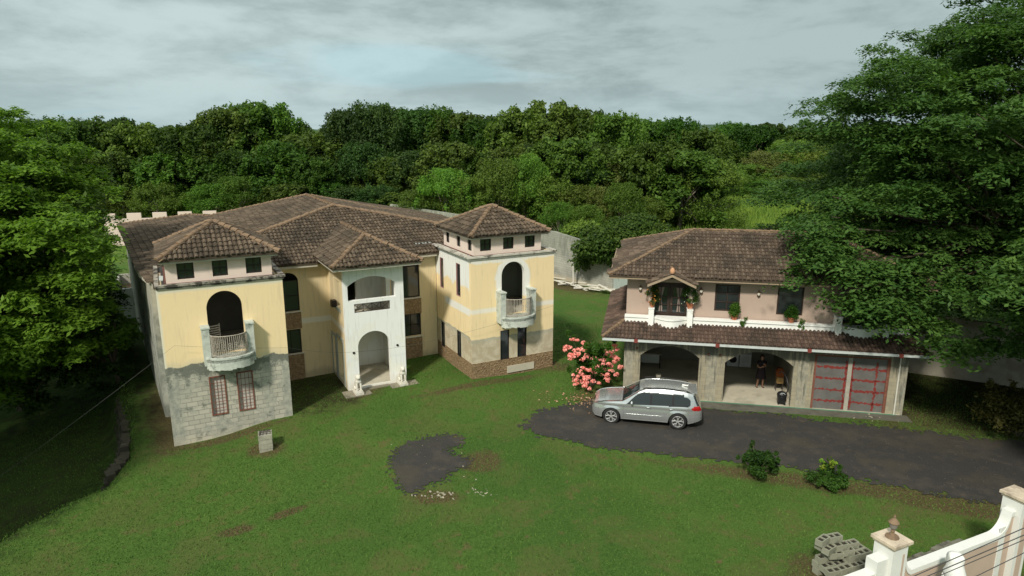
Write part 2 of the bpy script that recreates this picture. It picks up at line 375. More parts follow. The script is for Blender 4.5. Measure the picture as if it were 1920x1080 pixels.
# ---------------- walls with openings ----------------
def wall(mb,a,b,z0,z1,th,ops=(),side=1):
    """outer face a->b; thickness goes to the left of a->b for side=1"""
    ax,ay=a; bx,by=b; L=math.hypot(bx-ax,by-ay); dx,dy=(bx-ax)/L,(by-ay)/L; nx,ny=-dy*side,dx*side
    def P(s,z,o): return (ax+dx*s+nx*o,ay+dy*s+ny*o,z)
    br={0.0,L}
    O=[]
    for op in ops:
        s0,s1,zb,zt=op[:4]; rise=op[4] if len(op)>4 else 0
        s0=max(0,s0); s1=min(L,s1); O.append((s0,s1,zb,zt,rise)); br|={s0,s1}
        if rise:
            for k in range(1,18): br.add((s0+s1)/2-(s1-s0)/2*math.cos(math.pi*k/18))
    br=sorted(br)
    def top(op,s):
        s0,s1,zb,zt,r=op
        if not r: return zt
        c=(s0+s1)/2; h=(s1-s0)/2
        if r<0:
            q=-r; Rr_=(h*h+q*q)/(2*q); return zt-Rr_+math.sqrt(max(0,Rr_*Rr_-(s-c)**2))
        q=max(0,1-((s-c)/h)**2); return zt-r+r*math.sqrt(q)
    for i in range(len(br)-1):
        sa,sb=br[i],br[i+1]
        if sb-sa<1e-5: continue
        m=(sa+sb)/2; cov=sorted([o for o in O if o[0]<m<o[1]],key=lambda o:o[2])
        lo=(z0,z0); segs=[]
        for o in cov:
            segs.append((lo,(o[2],o[2]))); ta,tb=top(o,sa),top(o,sb); lo=(ta,tb)
            mb.face([P(sa,o[2],0),P(sb,o[2],0),P(sb,o[2],th),P(sa,o[2],th)])
            mb.face([P(sa,ta,0),P(sa,ta,th),P(sb,tb,th),P(sb,tb,0)])
        segs.append((lo,(z1,z1)))
        for (la,lb),(ha,hb) in segs:
            if max(ha-la,hb-lb)<1e-4: continue
            mb.face([P(sa,la,0),P(sb,lb,0),P(sb,hb,0),P(sa,ha,0)])
            mb.face([P(sa,la,th),P(sa,ha,th),P(sb,hb,th),P(sb,lb,th)])
        mb.face([P(sa,z1,0),P(sb,z1,0),P(sb,z1,th),P(sa,z1,th)])
    for o in O:
        for s in (o[0],o[1]):
            if 1e-4<s<L-1e-4: mb.face([P(s,o[2],0),P(s,o[2],th),P(s,top(o,s),th),P(s,top(o,s),0)])
    for s in (0,L): mb.face([P(s,z0,0),P(s,z0,th),P(s,z1,th),P(s,z1,0)])
# ---------------- tiled roofs ----------------
def tile_slopes(name,polys,material,parent,pitch=.19,course=.31,ridges=(),rr=.10,jit=1.0,seed=1,hips=True):
    """polys: lists of 3D points (local frame); every slope gets rows of barrel tiles"""
    rg=random.Random(seed); mb=MB()
    for poly in polys:
        P=[Vector(p) for p in poly]; n=Vector((0,0,0))
        for i in range(len(P)):
            a,b=P[i],P[(i+1)%len(P)]; n+=a.cross(b)
        n.normalize(); n=n if n.z>0 else -n
        X=Vector((0,0,1)).cross(n).normalized(); Y=n.cross(X).normalized()
        if Y.z<0: Y=-Y; X=-X
        o=P[0]; Q=[((p-o).dot(X),(p-o).dot(Y)) for p in P]
        mb.face(P if True else P,.3)
        low=[tuple(p-Vector((0,0,.10))) for p in P]; mb.face(low[::-1],.2)
        for i in range(len(P)):
            j=(i+1)%len(P); mb.face([low[i],low[j],tuple(P[j]),tuple(P[i])],.2)
        def inside(x,y):
            c=False
            for i in range(len(Q)):
                (x1,y1),(x2,y2)=Q[i],Q[i-1]
                if (y1>y)!=(y2>y) and x<(x2-x1)*(y-y1)/(y2-y1)+x1: c=not c
            return c
        xs=[q[0] for q in Q]; ys=[q[1] for q in Q]
        x=min(xs)+pitch/2
        while x<max(xs):
            y=min(ys); 
            while y<max(ys):
                if inside(x,y+course*.5):
                    jx=rg.uniform(-.012,.012)*jit; jr=rg.uniform(-.035,.035)*jit; t=rg.random(); jy=rg.uniform(-.03,.03)*jit
                    if rg.random()<.006*jit: y+=course; continue
                    b=len(mb.v); r=pitch*.36
                    for (yy,lift,r_) in ((y-.04+jy,.055,r*1.12),(y+course+.02+jy,.012,r*.92)):
                        for k in range(5):
                            a=math.pi*k/4
                            q=o+X*(x+jx+math.cos(a)*r_+jr*(yy-y))+Y*yy+n*(lift+math.sin(a)*r_*.95-.02)
                            mb.v.append(tuple(q))
                    for k in range(4): mb.f.append((b+k,b+k+1,b+5+k+1,b+5+k)); mb.t.append(t)
                    mb.f.append((b,b+1,b+2,b+3,b+4)); mb.t.append(t*.5)
                y+=course
            x+=pitch
    roof=mb.build(name,material,parent)
    for (a,b) in ridges:
        mr=MB(); a=Vector(a); b=Vector(b); L=(b-a).length; d=(b-a)/L; k=max(2,int(L/.30)); side=d.cross(Vector((0,0,1))).normalized(); upv=side.cross(d)
        for i in range(k):
            p0=a+d*(L*i/k-.03); p1=a+d*(L*(i+1)/k); j=rg.uniform(-.03,.03); t=rg.random(); bb=len(mr.v); rj=rr*rg.uniform(.85,1.12)
            for (pp,r_,l) in ((p0,rj*1.1,.045),(p1,rj*.9,.02)):
                for q in range(6):
                    an=math.pi*q/5; mr.v.append(tuple(pp+side*(math.cos(an)*r_*1.15+j)+upv*(math.sin(an)*r_+l)))
            for q in range(5): mr.f.append((bb+q,bb+q+1,bb+6+q+1,bb+6+q)); mr.t.append(t)
            mr.f.append(tuple(bb+q for q in range(6))); mr.t.append(t)
            # mortar bed shoulders
            s1=side*(rr*1.25*rg.uniform(.85,1.25))
            mr.face([tuple(p0+s1-upv*.03),tuple(p1+s1-upv*.03),tuple(p1+upv*.05),tuple(p0+upv*.05)],t); mr.face([tuple(p0-s1-upv*.03),tuple(p0+upv*.05),tuple(p1+upv*.05),tuple(p1-s1-upv*.03)],t)
        mr.build('ridge_cap',M['ridge'],roof)
    return roof
def cross_window(parent,ax,c,s0,s1,z0,z1,frame,nx=1,nz=1,depth=.04,inset=.05,name='window',pane=True,t=.035):
    """window in plane; ax='x' (faces -v) or 'y' (faces -u)."""
    mb=MB()
    def B(a0,a1,b0,b1,d0,d1,m):
        if ax=='x': m.box((a0,c+d0,b0),(a1,c+d1,b1))
        else: m.box((c+d0,a0,b0),(c+d1,a1,b1))
    B(s0,s0+t,z0,z1,inset,inset+depth,mb); B(s1-t,s1,z0,z1,inset,inset+depth,mb); B(s0+t,s1-t,z0,z0+t,inset,inset+depth,mb); B(s0+t,s1-t,z1-t,z1,inset,inset+depth,mb)
    for i in range(1,nx+1):
        x=s0+(s1-s0)*i/(nx+1); B(x-t*.35,x+t*.35,z0+t,z1-t,inset+.004,inset+depth-.004,mb)
    for i in range(1,nz+1):
        z=z0+(z1-z0)*i/(nz+1); B(s0+t,s1-t,z-t*.35,z+t*.35,inset+.008,inset+depth-.008,mb)
    w_=mb.build(name,frame,parent)
    if pane:
        m2=MB(); B(s0+.01,s1-.01,z0+.01,z1-.01,inset+depth+.004,inset+depth+.012,m2); m2.build('pane',M['glass'],w_)
    return w_
def hip4(u0,u1,v0,v1,z0,z1):
    c=((u0+u1)/2,(v0+v1)/2,z1); A=(u0,v0,z0); B=(u1,v0,z0); C=(u1,v1,z0); D=(u0,v1,z0)
    return [[A,B,c],[B,C,c],[C,D,c],[D,A,c]],[(A,c),(B,c),(C,c),(D,c)]
# ======================= MAIN HOUSE =======================
H=empty('villa',(HS.o[0],HS.o[1],0),HS.a,'unfinished yellow two-storey villa with two towers and brown clay tile roofs','house')
def arch(s0,s1,zb,zt,r): return (s0,s1,zb,zt,r)
# tower A walls
mb=MB(); wall(mb,(0,0),(4.75,0),-.9,6.70,.22,[arch(1.73,3.09,3.7,6.33,.70),(1.56,2.15,1.08,2.75),(2.62,3.23,1.08,2.78)]); mb.build('front_wall',M['towerA'],H)
mb=MB(); wall(mb,(0,3.2),(0,.224),-2.2,6.696,.22,[(2.1,2.6,4.3,6.0),(1.6,2.1,1.2,2.9)]); mb.build('side_wall',M['sideA'],H)
mb=MB(); wall(mb,(4.752,0.224),(4.752,4.6),-.9,6.696,.22,[]); mb.build('side_wall',M['yel'],H)
# left body wall (slightly splayed)
mb=MB(); wall(mb,(-1.75,24),(-.25,3.3),-2.2,6.30,.25,[(17.0,18.0,4.2,5.9,.5),(12,13,4.2,5.9,.5),(6,7,4.2,5.9,.5),(17.1,17.9,1.2,2.8),(12,13,1.2,2.8)]); wall(mb,(-.2,3.24),(0.2,3.24),-2.2,6.3,.05); mb.build('body_wall',M['side'],H)
mb=MB(); wall(mb,(18.05,24),(-1.75,24),-1,6.3,.25,[(2+i*2.2,3.2+i*2.2,4.2,5.7) for i in range(8)]); wall(mb,(18.05,4.9),(18.05,24),-1,6.3,.25,[(3,4,4.2,5.7),(8,9,4.2,5.7)]); mb.build('body_wall',M['side'],H)
# body front wall v=4.6 (openings in s from u=4.75)
o=4.76
mb=MB(); wall(mb,(4.76,4.6),(7.65,4.6),-.3,6.42,.22,[(5.15-o,6.17-o,3.95,5.9,.45),(5.15-o,6.13-o,1.78,3.02)])
o=10.55; wall(mb,(10.55,4.6),(13.4,4.6),-.3,6.42,.22,[(11.35-o,12.45-o,3.95,5.8,.12),(11.35-o,12.47-o,1.82,3.05)]); mb.build('body_wall',M['yel'],H)
mb=MB(); o=7.65; wall(mb,(7.65,4.6),(10.55,4.6),-.3,6.42,.22,[(7.85-o,9.0-o,3.7,5.9),(7.9-o,8.9-o,.55,3.0),]); mb.build('porch_back_wall',M['white'],H)
# stone spandrels
for (a,b) in ((5.12,6.2),(11.32,12.5)): boxes('stone_panel',M['stoneP'],H,[((a,4.56,3.06),(b,4.596,3.90)),((a,4.56,.2),(b,4.596,1.74))])
boxes('sill',M['frame_w'],H,[((a,4.50,z),(b,4.596,z+.04)) for (a,b,z) in ((5.1,6.22,3.905),(5.1,6.22,1.745),(11.3,12.52,3.905),(11.3,12.52,1.745))])
cross_window(H,'x',4.6,5.16,6.16,3.96,5.5,M['dark'],0,1,name='window')
cross_window(H,'x',4.6,5.16,6.12,1.79,3.0,M['dark'],1,0,name='window')
cross_window(H,'x',4.6,11.36,12.44,3.96,5.66,M['dark'],0,0,name='window')
cross_window(H,'x',4.6,11.36,12.46,1.83,3.04,M['dark'],1,1,name='window')
# tower C walls
mb=MB(); o=13.42; wall(mb,(13.42,0),(18.05,0),-.4,6.70,.22,[arch(15.06-o,16.34-o,3.7,6.36,.66),(14.98-o,15.50-o,1.34,2.90),(15.95-o,16.49-o,1.34,2.94)]); mb.build('front_wall',M['towerC'],H)
mb=MB(); wall(mb,(13.42,4.6),(13.42,.223),-.4,6.697,.22,[(.55,1.05,4.5,6.13),(2.75,3.28,4.52,6.2),(.5,1.05,1.2,2.62),(2.68,3.25,1.3,2.68)]); mb.build('side_wall',M['towerCs'],H)
mb=MB(); wall(mb,(18.052,.223),(18.052,4.9),-.4,6.697,.22,[(1.6,2.2,4.3,6.0)]); mb.build('side_wall',M['yel'],H)
mb=MB(); mb.box((15.35,-.05,.62),(16.9,-.004,.98)); mb.build('concrete_slab_patch',M['paleconc'],H)
for s0,s1,z0,z1 in ((3.55,4.05,4.5,6.13),(1.32,1.85,4.52,6.2)):
    cross_window(H,'y',13.42,s0,s1,z0,z1,M['pinkfr'],0,0,name='slit_window',t=.03,depth=.05,inset=.0)
for s0,s1,z0,z1 in ((3.55,4.10,1.2,2.62),(1.35,1.92,1.3,2.68)): cross_window(H,'y',13.42,s0,s1,z0,z1,M['dark'],0,0,name='slit_window',inset=.03)
for s0,s1,z0,z1 in ((14.98,15.50,1.34,2.90),(15.95,16.49,1.34,2.94)): cross_window(H,'x',0,s0,s1,z0,z1,M['dark'],0,0,name='narrow_window',inset=.06)
# grilled infilled windows tower A
for s0,s1,z0,z1 in ((1.56,2.15,1.08,2.75),(2.62,3.23,1.08,2.78)):
    mb=MB(); mb.box((s0+.01,.10,z0+.01),(s1-.01,.2,z1-.01)); wn=mb.build('blocked_window',M['block'],H)
    g=MB(); t=.03
    g.box((s0-.02,-.03,z0-.02),(s0+t,.0-.002,z1+.02)); g.box((s1-t,-.03,z0-.02),(s1+.02,-.002,z1+.02)); g.box((s0+t,-.03,z0-.02),(s1-t,-.002,z0+t)); g.box((s0+t,-.03,z1-t),(s1-t,-.002,z1+.02))
    for i in range(1,4): x=s0+(s1-s0)*i/4; g.box((x-.009,-.02,z0),(x+.009,-.005,z1))
    for i in range(1,6): z=z0+(z1-z0)*i/6; g.box((s0,-.028,z-.009),(s1,-.012,z+.009))
    g.build('grille',M['rust'],wn)
# interior slabs and partitions
mb=MB(); mb.box((.23,.23,3.5),(4.52,4.59,3.68)); mb.box((13.65,.23,3.5),(17.82,4.59,3.68)); mb.box((.1,4.85,3.5),(17.8,22.0,3.68)); mb.box((.23,.23,-.1),(4.52,4.59,.3)); mb.box((13.65,.23,.1),(17.82,4.59,.5)); mb.box((7.9,1.86,3.5),(10.3,4.59,3.68)); mb.build('floor_slab',M['paleconc'],H)
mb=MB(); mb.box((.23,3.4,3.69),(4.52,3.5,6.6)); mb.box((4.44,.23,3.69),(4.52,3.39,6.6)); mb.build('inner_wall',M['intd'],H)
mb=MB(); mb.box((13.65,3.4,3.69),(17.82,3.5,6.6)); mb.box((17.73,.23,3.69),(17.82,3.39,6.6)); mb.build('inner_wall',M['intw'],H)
cross_window(H,'x',3.36,16.25,16.75,4.6,6.2,M['wood'],1,4,name='inner_door',inset=0)
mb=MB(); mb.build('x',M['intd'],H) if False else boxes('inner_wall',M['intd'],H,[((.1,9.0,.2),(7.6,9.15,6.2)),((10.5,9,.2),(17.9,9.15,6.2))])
# roofs slabs of towers: cornice, flat roof, clerestory
for (u0,u1,bu0,bu1,nm) in ((0,4.75,.40,4.42,'A'),(13.42,18.05,13.74,17.50,'C')):
    z=6.70; e=.11
    mb=MB(); ou0=u0-(.04 if nm=='A' else .2)
    mb.box((ou0,-e,z),(u1+e,.10,z+.08)); mb.box((ou0,.10,z),(u0+.12,4.6,z+.08)); mb.box((u1-.12,.10,z),(u1+e,4.6,z+.08)); mb.box((ou0+.05,-e*.5,z-.09),(u1+e*.5,-.002,z-.002)); mb.build('cornice',M['cornA'] if nm=='A' else M['corn'],H)
    mb=MB(); mb.box((u0+.12,.10,z-.15),(u1-.12,4.6,z-.02)); mb.build('flat_roof',M['flat'],H)
    mb=MB(); mb.box((bu0-.07,.33,z+.0),(bu1+.07,.4,z+.04)); mb.box((bu0-.08,.4,z),(bu0,4.2,z+.05)); mb.build('flashing',M['flash'],H)
    W=(bu1-bu0)
    if nm=='A': fr=[(.82,1.44),(2.12,2.70),(3.40,4.02)]; zz=(6.87,7.53)
    else: fr=[(14.10,14.70),(15.35,15.94),(16.57,17.15)]; zz=(6.93,7.54)
    mb=MB(); wall(mb,(bu0,.4),(bu1,.4),z-.1,7.74,.12,[(a-bu0,b-bu0,zz[0],zz[1]) for a,b in fr])
    sd=[(3.45,3.92),(2.0,2.5),(.62,1.12)]
    wall(mb,(bu0,4.2),(bu0,.521),z-.1,7.738,.12,[(4.2-b,4.2-a,zz[0],zz[1]) for a,b in sd])
    wall(mb,(bu1,.521),(bu1,4.2),z-.1,7.738,.12,[(a-.521,b-.521,zz[0],zz[1]) for a,b in sd]); wall(mb,(bu1-.121,4.08),(bu0+.121,4.08),z-.1,7.736,.1)
    mb.build('clerestory_wall',M['pink'],H)
    for a,b in fr: cross_window(H,'x',.4,a,b,zz[0],zz[1],M['dark'],1,1,name='clerestory_window',t=.045)
    for a,b in sd: cross_window(H,'y',bu0,a,b,zz[0],zz[1],M['dark'],0,1,name='clerestory_window')
    r0,r1=(.16,4.72) if nm=='A' else (13.42,17.82)
    pl,rd=hip4(r0,r1,.02,4.46,7.76,8.92)
    tile_slopes('tower_roof',pl,M['tile'],H,ridges=rd,seed=3+len(nm))
    mb=MB(); mb.box((r0+.06,.08,7.58),(r1-.06,.14,7.70)); mb.box((r0+.06,.14,7.58),(r0+.12,4.4,7.70)); mb.box((r1-.12,.14,7.58),(r1-.06,4.4,7.70)); mb.box((r0+.12,.141,7.63),(r1-.12,4.4,7.655)); mb.build('fascia',M['fascia'],H)
# balconies
def balcony(uc,w2,zf,full):
    b=empty('balcony',(uc,0,0)); b.parent=H
    arc=[(.93*w2*math.sin(t),-.38-.58*math.cos(t)) for t in [R(-90+10*k) for k in range(19)]]
    pts=[(-.93*w2,0)]+arc+[(.93*w2,0)]
    rg=random.Random(int(uc)); m=MB(); m.prism(pts,zf-.16,zf-.02)
    # ragged apron
    for i in range(len(arc)-1):
        (x0,y0),(x1,y1)=arc[i],arc[i+1]; zb=zf-.42-rg.uniform(0,.07); m.face([(x0,y0,zf-.02),(x0,y0,zb),(x1,y1,zb+rg.uniform(-.03,.03)),(x1,y1,zf-.02)]); 
        m.face([(x0*.9,y0*.86,zf-.1),(x1*.9,y1*.86,zf-.1),(x1,y1,zb),(x0,y0,zb)])
    arc_o=[(x*1.03,y-.02) for x,y in arc]; arc_i=[(x*.93,y*.93) for x,y in arc]
    for i in range(len(arc)-1): m.prism([arc_o[i],arc_o[i+1],arc_i[i+1],arc_i[i]],zf-.03,zf+.05)
    m.build('slab',M['balc'],b)
    for s in (-1,1):
        m=MB(); x0=s*(w2-.28) if s>0 else -w2; m.box((x0,-.50,zf-.32),(x0+.28,-.002,zf+1.22)); m.box((x0-.03,-.53,zf+1.22),(x0+.31,-.002,zf+1.28)); m.build('pier',M['balc'],b)
    m=MB(); n=26
    rail=[((w2-.30)*math.sin(R(-90+180*k/n)),-.42-.46*math.cos(R(-90+180*k/n))) for k in range(n+1)]
    for k,(x,y) in enumerate(rail): 
        m.tube([(x,y,zf+.05),(x,y,zf+.92)],.014,5)
        if k%3==1:
            for (cz,rr_) in ((zf+.42,.07),(zf+.58,.055)):
                m.tube([(x+rr_*math.cos(a),y-.01,cz+rr_*math.sin(a)) for a in [2*math.pi*q/8 for q in range(9)]],.011,4,cap=False)
    m.tube([(x,y,zf+.93) for x,y in rail],.022,6); m.tube([(x,y,zf+.12) for x,y in rail],.014,5)
    m.build('railing',M['rail'],b)
    return b
balcony(2.42,.98,3.72,1); balcony(15.75,.98,3.70,1)
# portico
mb=MB(); o=7.65
wall(mb,(7.65,1.6),(10.55,1.6),-.4,6.62,.24,[arch(7.84-o,10.14-o,4.88,5.98,-.40),(8.12-o,9.86-o,4.28,4.72),arch(8.2-o,9.76-o,.60,3.30,.72)]); mb.build('porch_front_wall',M['white'],H)
mb=MB(); wall(mb,(7.652,4.6),(7.652,1.841),-.4,6.618,.22,[(.35,.95,4.35,5.75),(1.25,2.2,4.35,5.7),(.15,.8,.5,2.6),(1.2,2.4,.5,2.75,.3)]); mb.build('porch_side_wall',M['yel'],H)
mb=MB(); wall(mb,(10.548,1.841),(10.548,4.6),-.4,6.618,.22,[(1.0,1.9,4.4,5.7),(.8,2.0,.7,2.8)]); mb.build('porch_side_wall',M['white'],H)
mb=MB(); mb.box((7.66,1.7,-.3),(10.54,4.59,.604)); mb.build('porch_floor',M['paleconc'],H)
boxes('sill',M['frame_g'],H,[((7.62,4.6-b-.08,4.18),(7.648,4.6-a+.08,4.34)) for (a,b) in ((1.25,2.2),(.35,.95))])
for (a,b,z) in ((1.2,2.4,2.78),(.15,.8,2.63)): mb=MB(); mb.box((7.61,4.6-b-.08,z),(7.648,4.6-a+.08,z+.12)); mb.box((7.61,4.6-a,.5),(7.648,4.6-a+.1,z)); mb.box((7.61,4.6-b-.1,.5),(7.648,4.6-b,z)); mb.build('door_surround',M['frame_g'],H)
mb=MB(); mb.box((8.9,1.92,3.69),(9.0,4.5,6.3)); mb.build('inner_wall',M['intw'],H) if False else None
m=MB(); z0,z1=4.29,4.71
m.box((8.13,1.66,z0),(9.85,1.69,z0+.03)); m.box((8.13,1.66,z1-.03),(9.85,1.69,z1))
for i in range(5): x=8.13+i*.43; m.box((x-.013,1.655,z0+.03),(x+.013,1.695,z1-.03))
for i in range(4):
    x=8.13+i*.43; m.tube([(x,1.67,z0+.03),(x+.43,1.67,z1-.03)],.011,4); m.tube([(x,1.685,z1-.03),(x+.43,1.685,z0+.03)],.011,4)
m.build('panel_railing',M['iron'],H)
m=MB(); m.lathe([(.0,0),(.06,0),(.06,.03),(.0,.03)],k=10); o_=m.build('round_vent',M['dark'],H,loc=(7.98,1.6,2.35),rot=(R(90),0,0)); o2=o_.copy(); col.objects.link(o2); o2.parent=H; o2.location=(10.14,1.6,2.42)
m=MB(); m.box((7.42,3.1,4.3),(7.66,3.45,4.62)); m.build('meter_box',M['dark'],H)
# portico steps / plinths
m=MB(); m.box((7.3,.75,-.3),(8.55,1.599,.49)); m.box((9.6,.95,-.3),(11.1,1.599,.50)); m.box((8.55,1.35,-.3),(9.6,1.599,.52)); m.build('porch_apron',M['conc2'],H)
# main roof
Lp=[(-.08,2.9,6.32),(-.71,6.28,6.30),(-2.14,24.7,6.3),(2.35,22.0,7.02),(3.4,19.5,7.15),(9.2,16.9,8.5),(9.2,9.5,8.53),(4.55,6.9,7.5),(3.3,4.3,6.75)]
def tri(*p): return list(p)
polys=[tri(Lp[0],Lp[1],Lp[8]),tri(Lp[1],Lp[7],Lp[8]),tri(Lp[1],Lp[2],Lp[3]),tri(Lp[1],Lp[3],Lp[4]),tri(Lp[1],Lp[4],Lp[5]),tri(Lp[1],Lp[5],Lp[6]),tri(Lp[1],Lp[6],Lp[7]),
 [(3.4,4.1,6.40),(14.3,4.1,6.40),(14.3,8.2,7.95-.0)],]
F0=(3.4,4.1,6.40);F1=(15.2,4.1,6.40);F2=(14.3,8.2,7.40);F3=(9.2,9.5,8.53);F4=(4.55,6.9,7.5)
F2=(13.8,7.2,7.625); F1=(18.0,4.1,6.40); F5=(18.0,5.1,6.795)
polys=polys[:7]+[[F0,(9.2,4.1,6.40),F3,F4],[(9.2,4.1,6.40),F1,F5,F2,F3]]
Rr=[(9.2,9.5,8.53),(9.2,16.9,8.5),(15,15.5,7.2),(18.6,17,6.6),(18.6,5,6.45),(15.2,4.1,6.40),(14.3,8.2,7.4)]
polys+=[[F3,Rr[1],Rr[2]],[F3,Rr[2],F2],[F2,Rr[2],Rr[3]],[F2,Rr[3],Rr[4]],[F2,Rr[4],F5],[Rr[1],(3.4,19.5,7.15),(9,24.5,6.3)],[(3.4,19.5,7.15),(2.35,22,7.02),(9,24.5,6.3)],[(2.35,22,7.02),(-2.14,24.7,6.3),(9,24.5,6.3)],[Rr[1],(9,24.5,6.3),(18.6,24.5,6.3)],[Rr[1],(18.6,24.5,6.3),Rr[2]],[Rr[2],(18.6,24.5,6.3),Rr[3]]]
tile_slopes('main_roof',polys,M['tile'],H,seed=11,ridges=[(F3,F4),(F4,(3.5,4.9,6.85)),(F3,F2),(F2,F5),(F3,Rr[1]),(Rr[1],(3.4,19.5,7.15)),((3.4,19.5,7.15),(2.35,22,7.02)),((2.35,22,7.02),(-2.14,24.7,6.3)),(Rr[1],Rr[2])])
PR=dict(A=(7.03,.9,6.67),B=(11.3,.9,6.67),P=(9.15,3.0,7.75),Q=(9.15,7.6,7.77),C=(11.3,4.95,6.68),D=(7.03,4.9,6.67))
tile_slopes('porch_roof',[[PR['A'],PR['B'],PR['P']],[PR['B'],PR['C'],PR['Q'],PR['P']],[PR['D'],PR['A'],PR['P'],PR['Q']]],M['tile'],H,seed=5,ridges=[(PR['A'],PR['P']),(PR['B'],PR['P']),(PR['P'],PR['Q'])])
m=MB(); m.box((7.08,.96,6.46),(11.25,1.02,6.62)); m.box((7.08,1.02,6.46),(7.14,4.6,6.62)); m.box((11.19,1.02,6.46),(11.25,4.6,6.62)); m.box((7.14,1.02,6.50),(11.19,4.5,6.54)); m.build('fascia',M['fascia'],H)
m=MB(); m.box((4.95,4.14,6.18),(7.07,4.2,6.34)); m.box((11.26,4.14,6.18),(13.3,4.2,6.34)); m.box((4.95,4.2,6.24),(7.07,4.59,6.27)); m.box((11.26,4.2,6.24),(13.3,4.59,6.27)); m.build('fascia',M['fascia'],H)
m=MB(); m.face([(-.12,2.95,6.05),(-.72,6.28,6.05),(-2.1,24.6,6.05),(-2.1,24.6,6.28),(-.72,6.28,6.28),(-.12,2.95,6.28)]); m.face([(-.12,2.95,6.08),(-.1,3.3,6.08),(-1.5,24.5,6.08),(-2.1,24.6,6.08),(-.72,6.28,6.08)]); m.build('fascia',M['fascia'],H)
# broken roof flashing patches near the right tower
m=MB(); m.box((12.4,4.9,6.75),(13.3,5.7,6.80),M=Matrix.Rotation(0,4,'Z')); m.build('metal_flashing',M['gutter'],H)
# junk on the flat roof of the left tower
m=MB(); m.prism([(.14,1.3),(.30,1.3),(.31,2.2),(.16,2.3)],6.70,6.74); m.build('roof_scrap',M['gutter'],H)
# pallet chair inside left balcony
ch=empty('wicker_chair',HS.xy(2.0,.45)+(3.69,),HS.a+.3,'pale wicker chair inside the left tower arch','chair')
m=MB(); m.box((-.28,-.28,.38),(.28,.28,.44)); m.build('seat',M['rail'],ch)
m=MB()
for i in range(6): m.box((-.28,.25,.5+i*.1),(.28,.29,.55+i*.1))
m.box((-.3,.25,.44),(-.26,.29,1.1)); m.box((.26,.25,.44),(.3,.29,1.1)); m.build('backrest',M['rail'],ch)
for x in (-.26,.26):
    for y in (-.26,.26): m=MB(); m.box((x-.02,y-.02,0),(x+.02,y+.02,.38)); m.build('leg',M['rail'],ch)
# ======================= GARAGE HOUSE =======================
G=empty('garage_house',(GR.o[0],GR.o[1],0),GR.a,'two-storey pinkish garage house with arched block carports below a tiled skirt roof','house')
GB=-.38
mb=MB(); wall(mb,(0,0),(13.0,0),-.8,2.95,.25,[arch(.80,3.64,GB,2.34,-.55),arch(4.85,8.0,GB,2.30,-.64),(8.92,12.25,GB,2.35)]); mb.build('carport_wall',M['gar'],G)
mb=MB(); wall(mb,(0.001,8.2),(0.001,.251),-.8,2.948,.22); wall(mb,(12.999,.251),(12.999,8.2),-.8,2.948,.22); wall(mb,(12.9,8.2),(.1,8.2),-.8,2.948,.22); mb.build('ground_floor_wall',M['gar'],G)
mb=MB(); mb.box((8.3,.26,GB),(8.5,7.9,2.9)); mb.box((.25,6.2,GB),(12.7,6.3,2.9)); mb.build('inner_wall',plain('garage_inner',(.22,.21,.17),var=.2),G)
mb=MB(); mb.box((.1,-.02,-.8),(12.9,8,GB+.004)); mb.build('garage_floor',M['paleconc'],G)
mb=MB(); mb.box((-.3,-.75,-.9),(13.2,-.021,GB-.02)); mb.build('apron',M['apron'],G)
mb=MB(); mb.box((3.5,-.10,GB-.019),(12.7,-.03,GB+.006)); mb.build('threshold_edge',plain('green_edge',(.10,.22,.14)),G)
mb=MB(); mb.box((.02,.9,2.96),(12.98,8.1,3.15)); mb.box((.02,.3,2.96),(12.98,.9,3.05)); mb.build('floor_slab',M['conc'],G)
for i,(x,z) in enumerate(((.62,2.15),(4.05,2.05),(4.6,2.05))):
    m=MB(); m.lathe([(.0,0),(.05,0),(.05,.06),(.03,.09),(0,.09)],k=8); m.build('lamp_socket',M['rust'],G,loc=(x,-.002,z),rot=(R(90),0,0))
# metal door with primer grid
m=MB(); m.box((8.93,.06,GB+.01),(12.24,.10,2.34)); dr=m.build('garage_door',plain('galvanised_sheet',(.16,.15,.14),rough=.55,metal=.25,var=.3,scale=2,dirt=((.16,.17,.16),.52,.6)),G)
rg=random.Random(4)
def smear(m,x0,z0,x1,z1,w_):
    L=math.hypot(x1-x0,z1-z0); n=max(3,int(L/.07)); up=[];lo=[]
    hor=abs(x1-x0)>abs(z1-z0)
    for i in range(n+1):
        t=i/n; x=x0+(x1-x0)*t; z=z0+(z1-z0)*t; a=w_*rg.uniform(.1,1.5); b=w_*rg.uniform(.1,1.5)
        if hor: up.append((x,z+a)); lo.append((x,z-b))
        else: up.append((x+a,z)); lo.append((x-b,z))
    for i in range(n):
        m.face([(up[i][0],.056,up[i][1]),(up[i+1][0],.056,up[i+1][1]),(lo[i+1][0],.056,lo[i+1][1]),(lo[i][0],.056,lo[i][1])])
m=MB()
for z in (.05,.62,1.18,1.75): smear(m,9.05,z,10.7,z-.01,.06); smear(m,10.62,z,12.15,z-.03,.06)
for x in (10.36,10.66,11.7): smear(m,x,GB+.05,x,2.1,.055)
m.build('primer_stripes',plain('red_primer',(.20,.035,.028),var=.2,scale=5),dr)
m=MB(); m.box((8.93,.01,GB),(9.02,.055,2.35)); m.box((12.12,.01,GB),(12.24,.055,2.35)); m.box((9.02,.01,2.27),(12.12,.055,2.35)); m.build('door_frame',M['rust'],dr)
m=MB(); m.box((10.42,.02,GB),(10.6,.054,2.27)); m.build('centre_rail',plain('bare_rail',(.36,.34,.28),var=.3),dr)
m=MB(); m.tube([(12.62,-.06,2.7),(12.62,-.06,GB)],.035,8); m.build('downpipe',M['frame_w'],G)
